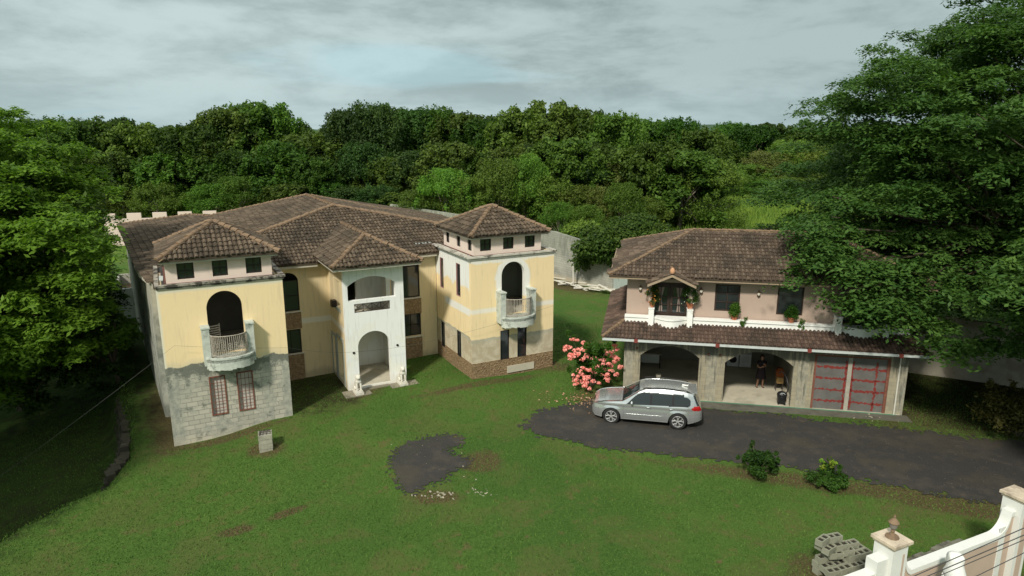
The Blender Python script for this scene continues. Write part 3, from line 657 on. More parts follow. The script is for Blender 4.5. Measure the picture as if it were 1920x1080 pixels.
# skirt roof
z0,z1=2.84,3.36
sk=[[(-1.08,-.70,z0),(13.56,-.70,z0),(13.1,.75,z1),(-.02,.75,z1)],[(-1.08,8.9,z0),(-1.08,-.70,z0),(-.02,.75,z1),(-.02,8.9,z1)],[(13.56,-.70,z0),(13.9,8.9,z0),(13.1,8.9,z1),(13.1,.75,z1)]]
tile_slopes('skirt_roof',sk,M['tile3'],G,pitch=.18,course=.30,jit=.6,seed=21,ridges=[((-1.08,-.7,z0),(-.02,.75,z1))],rr=.08)
m=MB(); m.box((-1.06,-.80,2.70),(13.6,-.705,2.80)); m.build('gutter',M['gutter'],G)
boxes('gutter_bracket',M['redp'],G,[((x-.09,-.83,2.66),(x+.09,-.69,2.83)) for x in (.55,4.35,8.45,12.35)])
m=MB(); m.box((-1.0,-.69,2.72),(13.5,-.66,2.80)); m.box((-1.0,-.66,2.72),(13.5,-.01,2.75)); m.build('soffit',M['soffit'],G)
# parapet with two bowed balconies
def parapet(s0,s1,bow=0):
    n=16 if bow else 1; m=MB(); rows=[]
    for i in range(n+1):
        t=i/n; u=s0+(s1-s0)*t; d=bow*math.sin(math.pi*t)**1.2 if bow else 0; rows.append((u,.62-d))
    zt=3.55; zlo=lambda d: 3.0
    for i in range(n):
        (a,va),(b,vb)=rows[i],rows[i+1]
        m.prism([(a,va),(b,vb),(b,.86),(a,.86)],2.95,zt)
        m.prism([(a,va-.05),(b,vb-.05),(b,.90),(a,.90)],zt+.001,zt+.09)
    return m
m=parapet(-.06,1.10); m.build('parapet',M['par'],G)
m=parapet(1.36,2.96,.42); m.build('parapet',M['par'],G)
m=parapet(3.22,9.78); m.build('parapet',M['par'],G)
m=parapet(10.04,11.86,.42); m.build('parapet',M['par'],G)
m=parapet(12.12,13.1); m.build('parapet',M['par'],G)
for x in (1.10,2.96,9.78,11.86):
    m=MB(); m.box((x,.36,2.95),(x+.26,.90,4.08)); m.box((x-.02,.34,4.08),(x+.28,.92,4.12)); m.build('parapet_pier',M['par'],G)
# upper wall v=1.0
mb=MB(); wall(mb,(0,1.0),(13.0,1.0),3.15,5.75,.2,[(1.25,3.0,3.2,5.35),(4.27,5.45,3.99,5.34),(7.18,8.38,3.94,5.34),(9.95,11.85,3.2,5.35)]); mb.build('upper_wall',M['tan'],G)
mb=MB(); wall(mb,(0.0015,8.2),(0.0015,1.2015),3.15,5.748,.2); wall(mb,(12.9985,1.2015),(12.9985,8.2),3.15,5.748,.2); wall(mb,(12.8,8.2),(.2,8.2),3.15,5.746,.2); mb.build('upper_wall',M['tan'],G)
mb=MB(); mb.box((.2,1.9,3.16),(12.8,2.0,5.7)); mb.build('inner_wall',M['intd'],G)
def fdoor(x0,x1):
    d=MB(); c=(x0+x1)/2
    for a,b in ((x0,c-.01),(c+.01,x1)):
        d.box((a,1.06,3.2),(a+.12,1.12,5.35)); d.box((b-.12,1.06,3.2),(b,1.12,5.35)); d.box((a+.12,1.06,3.2),(b-.12,1.12,3.75)); d.box((a+.12,1.06,5.05),(b-.12,1.12,5.35))
        for z in (4.15,4.52): d.box((a+.12,1.07,z),(b-.12,1.11,z+.035))
        d.box(((a+b)/2-.015,1.07,3.75),((a+b)/2+.015,1.11,5.05))
    o=d.build('double_door',M['wood'],G)
    m=MB(); m.box((x0+.1,1.13,3.7),(x1-.1,1.14,5.1)); m.build('pane',M['glass'],o)
    for a,b in ((x0,c),(c,x1)):
        q=(a+b)/2; m=MB()
        m.face([(q-.16,1.125,5.05),(q+.16,1.125,5.05),(q+.04,1.125,4.5),(q-.04,1.125,4.5)]); m.face([(q-.04,1.125,4.5),(q+.04,1.125,4.5),(q+.09,1.125,3.8),(q-.09,1.125,3.8)]); m.build('curtain',M['curt'],o)
    m=MB(); m.lathe([(.0,0),(.03,0),(.035,.03),(0,.05)],k=8); m.build('door_handle',M['brass'],o,loc=(c+.07,1.06,4.2),rot=(R(90),0,0))
fdoor(1.25,3.0); fdoor(9.95,11.85)
w_=cross_window(G,'x',1.0,4.28,5.44,4.0,5.33,M['wood'],1,2,name='window',t=.07,inset=.02)
for q in (4.57,5.15): m=MB(); m.face([(q-.2,1.065,5.27),(q+.2,1.065,5.27),(q+.05,1.065,4.8),(q-.05,1.065,4.8)]); m.face([(q-.05,1.065,4.8),(q+.05,1.065,4.8),(q+.12,1.065,4.08),(q-.12,1.065,4.08)]); m.build('curtain',M['curt'],w_)
cross_window(G,'x',1.0,7.2,8.36,3.96,5.33,M['wood'],0,0,name='shuttered_window',t=.05,inset=.02)
# porch gable roofs
def gable(uc,seed):
    r=(uc,-.30,6.02); rb=(uc,2.2,6.02); lf=(uc-1.16,-.30,5.50); rf=(uc+1.16,-.30,5.50); lb=(uc-1.16,.5,5.50); rbk=(uc+1.16,.5,5.50)
    tile_slopes('porch_gable',[[lf,r,rb,lb],[r,rf,rbk,rb]],M['tile2'],G,pitch=.18,course=.30,seed=seed,ridges=[(r,(uc,1.9,6.05))],rr=.07)
    m=MB()
    for s in (-1,1):
        m.face([(uc,-.32,5.98),(uc+s*1.14,-.32,5.46),(uc+s*1.14,-.32,5.34),(uc,-.32,5.86)]); m.face([(uc,-.24,5.98),(uc+s*1.14,-.24,5.46),(uc+s*1.14,-.24,5.34),(uc,-.24,5.86)]); m.face([(uc,-.32,5.86),(uc+s*1.14,-.32,5.34),(uc+s*1.14,-.24,5.34),(uc,-.24,5.86)])
    m.build('barge_board',M['fascia2'],G)
    m=MB(); m.face([(uc-.95,.62,5.40),(uc+.95,.62,5.40),(uc,.62,5.84)]); m.build('gable_infill',M['tan'],G)
    boxes('porch_post',M['tan'],G,[((uc+s*.98-.07,.5,4.13),(uc+s*.98+.07,.64,5.42)) for s in (-1,1)])
    m=MB(); m.lathe([(0,0),(.10,0),(.12,.1),(.09,.2),(.04,.26),(0,.27)],k=10); m.build('finial',plain('ridge_finial',(.55,.30,.17)),G,loc=(uc,-.28,6.05))
gable(2.12,31); gable(10.9,32)
# upper hip roof
e=5.75
P1=(3.28,4.36,7.5); P2=(10.2,4.36,7.5); A=(-.9,.25,e); B=(14.0,.25,e); Cc=(14.0,8.5,e); D=(-.45,8.5,6.15)
tile_slopes('upper_roof',[[A,B,P2,P1],[B,Cc,P2],[Cc,D,P1],[Cc,P1,P2],[D,A,P1]],M['tile2'],G,pitch=.185,course=.31,jit=.7,seed=41,ridges=[(A,P1),(P1,P2),(B,P2),(D,P1)],rr=.075)
m=MB(); m.box((-.88,.29,5.56),(1.0,.35,5.70)); m.box((3.2,.29,5.56),(9.8,.35,5.70)); m.box((12.0,.29,5.56),(13.9,.35,5.70)); m.box((-.85,.35,5.60),(13.9,.995,5.63)); m.box((-.88,.35,5.56),(-.82,8.4,5.70)); m.box((-.82,.996,5.6),(-.01,8.4,5.63)); m.build('fascia',M['fascia2'],G)
# wall lanterns
def lantern(x,z):
    l=empty('wall_lantern',(x,.93,z)); l.parent=G
    m=MB(); m.lathe([(.015,-.16),(.03,-.13),(.065,-.10),(.02,-.08),(.08,-.075),(.09,-.06)],k=8); m.lathe([(.09,.07),(.075,.09),(.04,.13),(.015,.19),(.01,.22)],k=8); m.box((-.03,.03,-.12),(.03,.068,.16)); m.box((-.012,-.0,.17),(.012,.05,.19)); m.build('cage',M['brass'],l)
    m=MB(); m.lathe([(.045,-.06),(.07,.0),(.075,.07)],k=8); m.build('shade',M['lglass'],l)
lantern(.66,4.95); lantern(3.60,4.95); lantern(6.3,4.93)
# ======================= GROUND =======================
CP=np.array([(-13.87,25.85,0),(-13.2,25.0,.02),(-9.6,28.1,.45),(-7.8,30.8,.46),(-5.2,32.3,.5),(-2.0,32.2,.62),(2.2,34.4,.62),(-4.2,36,.6),(4,31,-.1),(6,30,-.36),(12,29,-.40),(18,28.6,-.42),(6,27,-.30),(12,24.5,-.3),(18,22,-.3),(0,25,0),(-5,22,0),(-9,18,0),(0,14,-.1),(8,15,-.2),(14,16,-.25),(-12,10,0),(4,45,.1),(8,55,0),(-20,60,0),(-40,70,0),(40,60,0),(30,30,-.5),(8,36,-.6),(14,35,-.6),(19,34,-.6),(11,32,-.55),(9,40,-.5),(17,38,-.6),(0,80,0),(0,0,-.3),(20,5,-.4),(-30,0,-.5),(-30,100,0),(40,100,0)],float)
def gz(x,y):
    x=np.asarray(x,float); y=np.asarray(y,float); num=0; den=0
    for a,b,c in CP:
        w_=1/((x-a)**2+(y-b)**2+2.0)**1.6; num=num+w_*c; den=den+w_
    z=num/den
    far=np.clip((np.hypot(x,y-30)-60)/60,0,1); z=z*(1-far)
    return z+bank(x,y)
BK=[(-17.4,5),(-16.9,13),(-16.2,19.2),(-15.5,21.3),(-14.6,22.6),(-15.1,25.3),(-16.9,28.2),(-18.8,31),(-21.0,35),(-24,41)]
def bank(x,y):
    bx=np.interp(y,[b[1] for b in BK],[b[0] for b in BK]); d=bx-x
    t=np.clip(d/1.1,0,1); t=t*t*(3-2*t); t2=np.clip((d-1)/7,0,1)
    fade=np.clip((44-y)/8,0,1)*np.clip((d*-1+45)/15,0,1)
    return -(1.5*t+.6*t2)*fade
def axis(lo,hi,near,fl,fh,mx):
    a=list(np.arange(fl,fh+near/2,near)); s=near
    x=fh
    while x<hi: s=min(s*1.25,mx); x+=s; a.append(x)
    s=near; x=fl
    while x>lo: s=min(s*1.25,mx); x-=s; a.insert(0,x)
    return np.array(a)
gx=axis(-5000,5000,.5,-30,30,600); gy=axis(-300,7000,.5,4,60,600)
XX,YY=np.meshgrid(gx,gy); ZZ=gz(XX,YY)
V=np.stack([XX,YY,ZZ],-1).reshape(-1,3); nx_=len(gx); idx=np.arange(len(gx)*len(gy)).reshape(len(gy),nx_)
F=np.stack([idx[:-1,:-1],idx[:-1,1:],idx[1:,1:],idx[1:,:-1]],-1).reshape(-1,4)
def el(N,x,y,cx,cy,rx,ry,rot=0,soft=.35,warp=None):
    c,s_=math.cos(R(rot)),math.sin(R(rot)); dx=N.m('SUBTRACT',x,cx); dy=N.m('SUBTRACT',y,cy)
    a=N.m('DIVIDE',N.m('ADD',N.m('MULTIPLY',dx,c),N.m('MULTIPLY',dy,s_)),rx); b=N.m('DIVIDE',N.m('SUBTRACT',N.m('MULTIPLY',dy,c),N.m('MULTIPLY',dx,s_)),ry)
    d=N.m('SQRT',N.m('ADD',N.m('MULTIPLY',a,a),N.m('MULTIPLY',b,b)))
    if warp is not None: d=N.m('ADD',d,N.m('MULTIPLY',N.m('SUBTRACT',warp,.5),1.6))
    return N.ss(d,1+soft,1-soft)
def grassmat(N,p,o):
    v=N.coord(); x,y,z=N.sep(v)
    n1=N.noise(v,.22,6,.6); n2=N.noise(v,1.6,6,.68); n3=N.noise(v,14,5,.7); n4=N.noise(v,.07,3); n5=N.noise(v,45,3,.7)
    c=N.mix(N.ss(n3,.36,.64),(.052,.112,.020),(.104,.190,.038)); sp=N.ss(N.noise(v,6,5,.75),.56,.68); c=N.mix(N.m('MULTIPLY',sp,.45),c,(.135,.145,.045))
    c=N.mix(N.m('MULTIPLY',N.ss(n1,.42,.62),.55),c,(.105,.180,.036))
    c=N.mix(N.m('MULTIPLY',N.ss(n4,.4,.6),.3),c,(.026,.080,.020))
    dry=N.ss(N.m('ADD',N.m('MULTIPLY',n2,.7),N.m('MULTIPLY',n1,.3)),.515,.64)
    c=N.mix(N.m('MULTIPLY',dry,.75),c,(.145,.130,.050)); n6=N.noise(v,.45,5,.6,.5); c=N.mix(N.m('MULTIPLY',N.ss(n6,.48,.62),.5),c,(.125,.135,.045))
    dirt=N.ss(N.m('ADD',N.m('MULTIPLY',n2,.75),N.m('MULTIPLY',N.noise(v,.5,4),.25)),.59,.67)
    c=N.mix(N.m('MULTIPLY',dirt,.55),c,(.165,.115,.062))
    w_=n2; n6_=N.noise(v,.9,6,.75,.6)
    brown=[el(N,x,y,-9.87,25.2,.75,.6,warp=w_),el(N,x,y,-9.0,19.8,.55,.25,25,warp=n6_),el(N,x,y,-7.6,20.9,.6,.22,40,warp=n6_),el(N,x,y,5.5,31.2,2.2,1.6,warp=w_),
      el(N,x,y,-16.3,33.5,1.5,6.5,28,warp=w_),el(N,x,y,-14.3,26.6,.8,1.6,28,warp=w_),el(N,x,y,12.5,23.2,6.5,.55,-16,warp=w_),el(N,x,y,16.5,21.4,3,.5,-18,warp=w_),el(N,x,y,-2.7,21.9,.9,.45,warp=w_),el(N,x,y,-1.2,24.6,.8,.9,warp=w_),
      el(N,x,y,24,32,10,5.0,-12,warp=w_),el(N,x,y,9.9,17.9,1.6,1.1,warp=w_),el(N,x,y,12.2,18.4,.8,.5,warp=w_),el(N,x,y,-11.8,26.5,2.2,.35,27,warp=w_),el(N,x,y,-7.6,30.6,1.5,.9,30,warp=w_),el(N,x,y,-9.6,31.2,1.9,2.6,30,warp=w_),el(N,x,y,-15.7,30.5,1.6,5,27,warp=w_),el(N,x,y,3.5,57,5,1.5,-55,warp=w_),el(N,x,y,2.0,34.2,1.2,.7,warp=w_),el(N,x,y,-1.5,31.6,3.2,.3,27,warp=w_)]
    b=brown[0]
    for q in brown[1:]: b=N.m('MAXIMUM',b,q)
    soil=N.mix(N.ss(n3,.35,.65),(.075,.048,.026),(.16,.115,.062))
    c=N.mix(N.m('MULTIPLY',b,.85),c,soil)
    mud_shade=N.m('MAXIMUM',el(N,x,y,-20.8,25,4.8,11,5,warp=w_),el(N,x,y,26,31,8,4,-15,warp=w_)); mud_shade=N.m('MAXIMUM',mud_shade,el(N,x,y,-9.3,30.9,1.9,2.4,30,warp=w_)); c=N.mix(N.m('MULTIPLY',mud_shade,.8),c,N.mix(N.ss(n2,.4,.6),(.030,.030,.014),(.035,.060,.012)))  # dark soil and mud, with the shade lying there painted in
    far=N.ss(y,66,74); c=N.mix(far,c,N.mix(N.ss(n1,.4,.6),(.09,.16,.025),(.16,.23,.045)))
    N.setin(p.inputs['Base Color'],N.mix(N.m('MULTIPLY',N.ss(n5,.35,.65),.35),c,N.vm('MULTIPLY',c,(.55,.6,.5))))
    p.inputs['Roughness'].default_value=1; p.inputs['Specular IOR Level'].default_value=.1
    bump(N,p,N.m('ADD',N.m('MULTIPLY',n3,.6),n5),.8,.06)
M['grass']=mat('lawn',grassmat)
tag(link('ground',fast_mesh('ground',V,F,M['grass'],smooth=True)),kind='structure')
# sheets on the ground with ragged rims
def pip(px,py,poly):
    c=np.zeros(px.shape,bool)
    for i in range(len(poly)):
        x1,y1=poly[i]; x2,y2=poly[i-1]
        c^=((y1>py)!=(y2>py))&(px<(x2-x1)*(py-y1)/(y2-y1+1e-12)+x1)
    return c
def fbm(x,y,s,seed):
    r_=np.random.default_rng(seed); o=0
    for k in range(5):
        a=r_.uniform(0,6.28,4); f=s*1.9**k; o=o+(np.sin(x*f*math.cos(a[0])+y*f*math.sin(a[0])+a[1])*np.sin(x*f*math.cos(a[2])+y*f*math.sin(a[2])+a[3]))/1.6**k
    return o
def sheet(name,poly,m,lift,cell=.12,wob=.25,seed=1,label=None):
    xs=[p[0] for p in poly]; ys=[p[1] for p in poly]
    ax=np.arange(min(xs)-1,max(xs)+1,cell); ay=np.arange(min(ys)-1,max(ys)+1,cell)
    X,Y=np.meshgrid(ax,ay)
    cx=X[:-1,:-1]+cell/2; cy=Y[:-1,:-1]+cell/2
    wx=cx+wob*fbm(cx,cy,1.3,seed)+.16*rng.normal(size=cx.shape)*.8; wy=cy+wob*fbm(cx,cy,1.1,seed+9)+.16*rng.normal(size=cx.shape)*.8
    keep=pip(wx,wy,poly)
    Z=gz(X,Y)+lift
    V=np.stack([X,Y,Z],-1).reshape(-1,3); idx=np.arange(X.size).reshape(X.shape)
    F=np.stack([idx[:-1,:-1],idx[:-1,1:],idx[1:,1:],idx[1:,:-1]],-1)[keep]
    u,inv=np.unique(F.ravel(),return_inverse=True)
    return tag(link(name,fast_mesh(name,V[u],inv.reshape(-1,4).astype(np.int32),m,smooth=True)),kind='structure')
def asphalt(N,p,o):
    v=N.coord(); x,y,z=N.sep(v); n=N.noise(v,1.1,6,.65); f=N.noise(v,38,4,.75)
    c=N.mix(N.ss(f,.3,.7),(.022,.0205,.019),(.064,.060,.054)); c=N.mix(N.m('MULTIPLY',N.ss(n,.45,.7),.5),c,(.082,.072,.060)); c=N.mix(N.m('MULTIPLY',N.ss(N.noise(v,.35,5,.6),.5,.64),.4),c,(.085,.070,.048))
    vo=N.n('ShaderNodeTexVoronoi'); N.setin(vo.inputs['Vector'],v); vo.inputs['Scale'].default_value=9
    wh=N.m('MULTIPLY',N.ss(vo.outputs['Distance'],.13,.09),N.m('GREATER_THAN',N.sep(vo.outputs['Color'])[0],.90))
    c=N.mix(N.m('MULTIPLY',wh,.8),c,(.38,.37,.33))
    lv=N.m('MULTIPLY',N.ss(N.noise(v,2.2,6,.75),.60,.68),.35); c=N.mix(lv,c,(.12,.085,.05))
    N.setin(p.inputs['Base Color'],c); bump(N,p,f,.7,.03); p.inputs['Roughness'].default_value=.95
M['asph']=mat('dark_gravel_drive',asphalt)
DRV=[(.4,27.9),(1.3,29.3),(2.9,30.7),(4.5,31.5),(5.6,31.9),(18.4,28.2),(30,24.5),(34,19.5),(24,20.0),(18.9,21.3),(17.5,21.9),(14.6,23.0),(11.3,24.4),(7.3,25.4),(3.2,26.3),(1.6,26.9)]
sheet('driveway',DRV,M['asph'],.03,seed=3,wob=.16)
sheet('gravel_patch',[(-4.57,25.65),(-3.88,26.20),(-3.13,26.58),(-2.10,26.69),(-1.93,25.88),(-2.68,25.50),(-2.43,24.98),(-1.59,24.62),(-1.81,23.99),(-2.31,23.66),(-2.44,23.02),(-3.09,22.64),(-3.47,22.23),(-3.75,21.88),(-4.04,22.40),(-4.31,22.90),(-4.58,23.93),(-4.69,24.76)],M['asph'],.03,cell=.08,seed=5,wob=.05)
# grass blades over the lawn
def blades(name,n,xr,yr,hh,m,excl,label,seed,wid=.018,test=None,lean=.5,clump=None):
    r_=np.random.default_rng(seed); x=r_.uniform(*xr,n); y=r_.uniform(*yr,n)
    if clump:
        cx=r_.uniform(*xr,clump); cy=r_.uniform(*yr,clump); k=r_.integers(0,clump,n); x=cx[k]+r_.normal(0,.12,n); y=cy[k]+r_.normal(0,.12,n)
    ok=np.ones(n,bool)
    jx=x+r_.normal(0,.16,n); jy=y+r_.normal(0,.16,n)
    for i_,e in enumerate(excl): ok&=~(pip(x,y,e) if i_<2 else pip(jx,jy,e))
    if test is not None: ok&=test(x,y)
    x=x[ok];y=y[ok]; n=len(x); z=gz(x,y); h=hh*r_.uniform(.5,1.4,n); a=r_.uniform(0,6.28,n)
    dx=np.cos(a)*wid; dy=np.sin(a)*wid; lx=r_.normal(0,lean,n)*h; ly=r_.normal(0,lean,n)*h
    V=np.empty((n,3,3)); V[:,0]=np.stack([x-dx,y-dy,z-.01],1); V[:,1]=np.stack([x+dx,y+dy,z-.01],1); V[:,2]=np.stack([x+lx,y+ly,z+h],1)
    return tag(link(name,fast_mesh(name,V.reshape(-1,3),np.arange(n*3).reshape(n,3).astype(np.int32),m,tint=r_.random(n))),label,'grass',kind='stuff')
def blademat(c1,c2):
    def f(N,p,o):
        t=N.attr('tint').outputs['Fac']; v=N.coord(); n=N.noise(v,.25,5,.6)
        c=N.mix(t,c1,c2); c=N.mix(N.m('MULTIPLY',N.ss(n,.45,.65),.5),c,N.vm('MULTIPLY',c,(1.5,1.25,1.2)))
        N.setin(p.inputs['Base Color'],c); p.inputs['Roughness'].default_value=.9; p.inputs['Specular IOR Level'].default_value=.1
    return f
hp=[HS.xy(u,v) for u,v in ((-1.2,-.1),(4.85,-.1),(4.85,4.5),(7.4,4.5),(7.4,1.2),(10.8,1.2),(10.8,4.5),(13.35,4.5),(13.35,-.1),(18.3,-.1),(18.3,24),(-2,24))]
gp=[GR.xy(u,v) for u,v in ((-.2,-.8),(13.3,-.8),(13.3,8.4),(-.2,8.4))]
M['blade']=mat('grass_blade',blademat((.045,.105,.016),(.105,.190,.038)))
GP=[(-4.4,24.1),(-3.2,26.0),(-2.0,26.7),(-2.2,25.2),(-1.4,24.2),(-2.4,23.4),(-3.6,22.1)]
blades('short_grass',230000,(-24,24),(14,44),.055,M['blade'],[hp,gp,DRV,GP],'short mown green grass covering the front lawn',3,wid=.017)
M['tallg']=mat('tall_grass_blade',blademat((.07,.15,.018),(.19,.29,.05)))
blades('tall_grass',90000,(10,72),(64,132),1.3,M['tallg'],[],'pale green tall grass in the clearing behind the garage house',5,wid=.07,lean=.25,clump=5200,test=lambda x,y:(x>.20*y)&(x<.52*y))
# ======================= TREES =======================
def leafmat(name,c1,c2,trans=.35,rough=.55):
    m=bpy.data.materials.new(name); m.use_nodes=True; N=NT(m.node_tree)
    o=N.n('ShaderNodeOutputMaterial'); p=N.n('ShaderNodeBsdfPrincipled'); tr=N.n('ShaderNodeBsdfTranslucent'); mx=N.n('ShaderNodeMixShader')
    t=N.attr('tint').outputs['Fac']; oi=N.n('ShaderNodeObjectInfo').outputs['Random']
    c=N.mix(t,c1,c2); k=N.m('ADD',.62,N.m('MULTIPLY',oi,.75)); h_=N.m('FRACT',N.m('MULTIPLY',oi,7.3)); c=N.vm('MULTIPLY',c,N.comb(N.m('MULTIPLY',k,N.m('ADD',.78,N.m('MULTIPLY',h_,.55))),k,N.m('MULTIPLY',k,N.m('ADD',.8,N.m('MULTIPLY',h_,.4)))))
    N.setin(p.inputs['Base Color'],c); p.inputs['Roughness'].default_value=rough; p.inputs['Specular IOR Level'].default_value=.18
    N.setin(tr.inputs[0],N.vm('MULTIPLY',c,(1.25,1.35,.6))); mx.inputs[0].default_value=trans
    N.lk(p.outputs[0],mx.inputs[1]); N.lk(tr.outputs[0],mx.inputs[2]); N.lk(mx.outputs[0],o.inputs[0]); return m
def leaves(P,Nn,size,asp,r_):
    n=len(P); Nn=Nn/np.linalg.norm(Nn,axis=1,keepdims=True)
    q=r_.normal(size=(n,3)); T=np.cross(Nn,q); T/=np.linalg.norm(T,axis=1,keepdims=True)+1e-9; B=np.cross(Nn,T)
    s=(size*r_.uniform(.6,1.3,n))[:,None]
    V=np.empty((n,4,3)); V[:,0]=P-T*s*.5; V[:,1]=P+B*s*asp*.5-Nn*s*.06; V[:,2]=P+T*s*.5; V[:,3]=P-B*s*asp*.5-Nn*s*.06
    return V
def crown_mesh(name,lobes,m,size,asp,seed,up=.5,inner=.7,rough=.5):
    r_=np.random.default_rng(seed); Ps=[];Ns=[];Ts=[]
    for (cx,cy,cz,rx,ry,rz,n,tt) in lobes:
        d=r_.normal(size=(n,3)); d/=np.linalg.norm(d,axis=1,keepdims=True)
        rad=r_.uniform(inner,1.05,(n,1))**1.0
        # lumpy surface
        lump=1+.14*np.sin(d[:,0:1]*7+cx)*np.sin(d[:,1:2]*7+cy)+.12*np.sin(d[:,2:3]*9+cz)
        P=np.array([cx,cy,cz])+d*rad*lump*np.array([rx,ry,rz])
        Ps.append(P); Ns.append(d*.6+np.array([0,0,up])+r_.normal(size=(n,3))*rough); Ts.append(np.clip(tt+r_.normal(0,.2,n)+(d[:,2])*.0,0,1))
    P=np.concatenate(Ps);Nn=np.concatenate(Ns);T=np.concatenate(Ts)
    V=leaves(P,Nn,size,asp,r_); n=len(P)
    return fast_mesh(name,V.reshape(-1,3),np.arange(n*4).reshape(n,4).astype(np.int32),m,tint=T)
M['bark']=plain('bark',(.12,.095,.07),var=.4,scale=4,bs=.5)
M['barkp']=plain('pale_bark',(.26,.22,.17),var=.3,scale=4,bs=.4)
LF={'D':leafmat('dark_leaf',(.022,.056,.008),(.085,.160,.022)),'R':leafmat('round_tree_leaf',(.022,.052,.014),(.068,.120,.028)),'E':leafmat('mid_leaf',(.026,.066,.009),(.080,.160,.020)),
    'L':leafmat('light_leaf',(.050,.105,.014),(.150,.250,.038)),'Y':leafmat('yellowish_leaf',(.050,.090,.018),(.125,.185,.040)),'B':leafmat('bluish_leaf',(.030,.060,.030),(.065,.12,.055))}
def tree_proto(kind,seed,H_=10,Rr=5,nl=34,per=330,size=.42,asp=.6,bottom=.18):
    r_=random.Random(seed); lobes=[]; 
    for i in range(nl):
        a=r_.uniform(0,6.283); zf=bottom+(1-bottom)*r_.random()**.75; prof=math.sin(math.pi*min(1,(zf*.86+.12)))**.55
        rr_=Rr*prof*r_.uniform(.45,.82); lr=r_.uniform(.18,.33)*Rr*(1.0 if kind!='D' else .85)
        z=zf*H_-lr*.5
        lobes.append((rr_*math.cos(a),rr_*math.sin(a),max(z,.8),lr*1.15,lr*1.15,lr*.8,int(per*r_.uniform(.7,1.3)),r_.uniform(.25,.7)))
    # shaggy sprigs above the outline
    for i in range(int(nl*1.4)):
        a=r_.uniform(0,6.283); el_=r_.uniform(.15,1.45); rr_=Rr*.98*math.cos(el_)**.7; z=H_*(.45+.53*math.sin(el_))
        lr=r_.uniform(.07,.13)*Rr; lobes.append((rr_*math.cos(a)*.92,rr_*math.sin(a)*.92,z,lr,lr,lr*1.4,int(per*.16),r_.uniform(.4,.9)))
    cm=crown_mesh('crown_'+kind,lobes,LF[kind],size,asp,seed,inner=.45)
    t=MB(); t.tube([(0,0,-.5),(.1,.05,H_*.3),(.0,.1,H_*.62)],[.26,.2,.12],8)
    for l in lobes[:nl:3]: t.tube([(0,.05,H_*r_.uniform(.2,.5)),(l[0]*.5,l[1]*.5,l[2]*.75),(l[0],l[1],l[2])],[.09,.06,.025],5)
    tm=bpy.data.meshes.new('trunk'); tm.from_pydata(t.v,[],t.f); tm.materials.append(M['barkp'])
    return cm,tm
PROT={}
for k,ns in (('D',3),('R',2),('E',2),('L',3),('Y',1),('B',1)):
    for i in range(ns):
        if k=='D': a=dict(nl=36,per=440,size=.38,asp=.6)
        elif k=='R': a=dict(nl=46,per=400,size=.29,asp=.6)
        elif k=='E': a=dict(nl=34,per=420,size=.33,asp=.6)
        elif k=='L': a=dict(nl=40,per=330,size=.30,asp=.45)
        else: a=dict(nl=34,per=300,size=.32,asp=.5)
        PROT[(k,i)]=tree_proto(k,100+ord(k)+i*7,bottom=.12,**a)
LM=[(-999,150,'beyond the left-edge tree'),(150,290,'beyond the notched wall'),(290,420,'behind the left tower roof'),(420,540,'left of the villa roof peak'),(540,610,'behind the villa roof peak'),(610,700,'right of the villa roof peak'),(700,800,'behind the bare wall top'),(800,880,'left of the right tower'),(880,970,'behind the right tower'),(970,1060,'right of the right tower'),(1060,1180,'left of the ivy mound'),(1180,1300,'behind the ivy mound'),(1300,1400,'over the grass clearing'),(1400,1500,'behind the garage roof end'),(1500,3000,'beside the huge tree')]
LOOK={'D':'dark dense tree','R':'rounded dull tree','E':'mid-green tree','L':'light loose tree','Y':'yellowish tree','B':'bluish tree'}
ROWN={'back':'on the skyline','far':'farthest back','middle':'in mid wood','front':'at wood edge','shrub':'in the scrub'}
LOOKS={'E':'green shrubby tree','L':'light shrubby tree','Y':'yellowish shrubby tree','B':'bluish shrubby tree'}
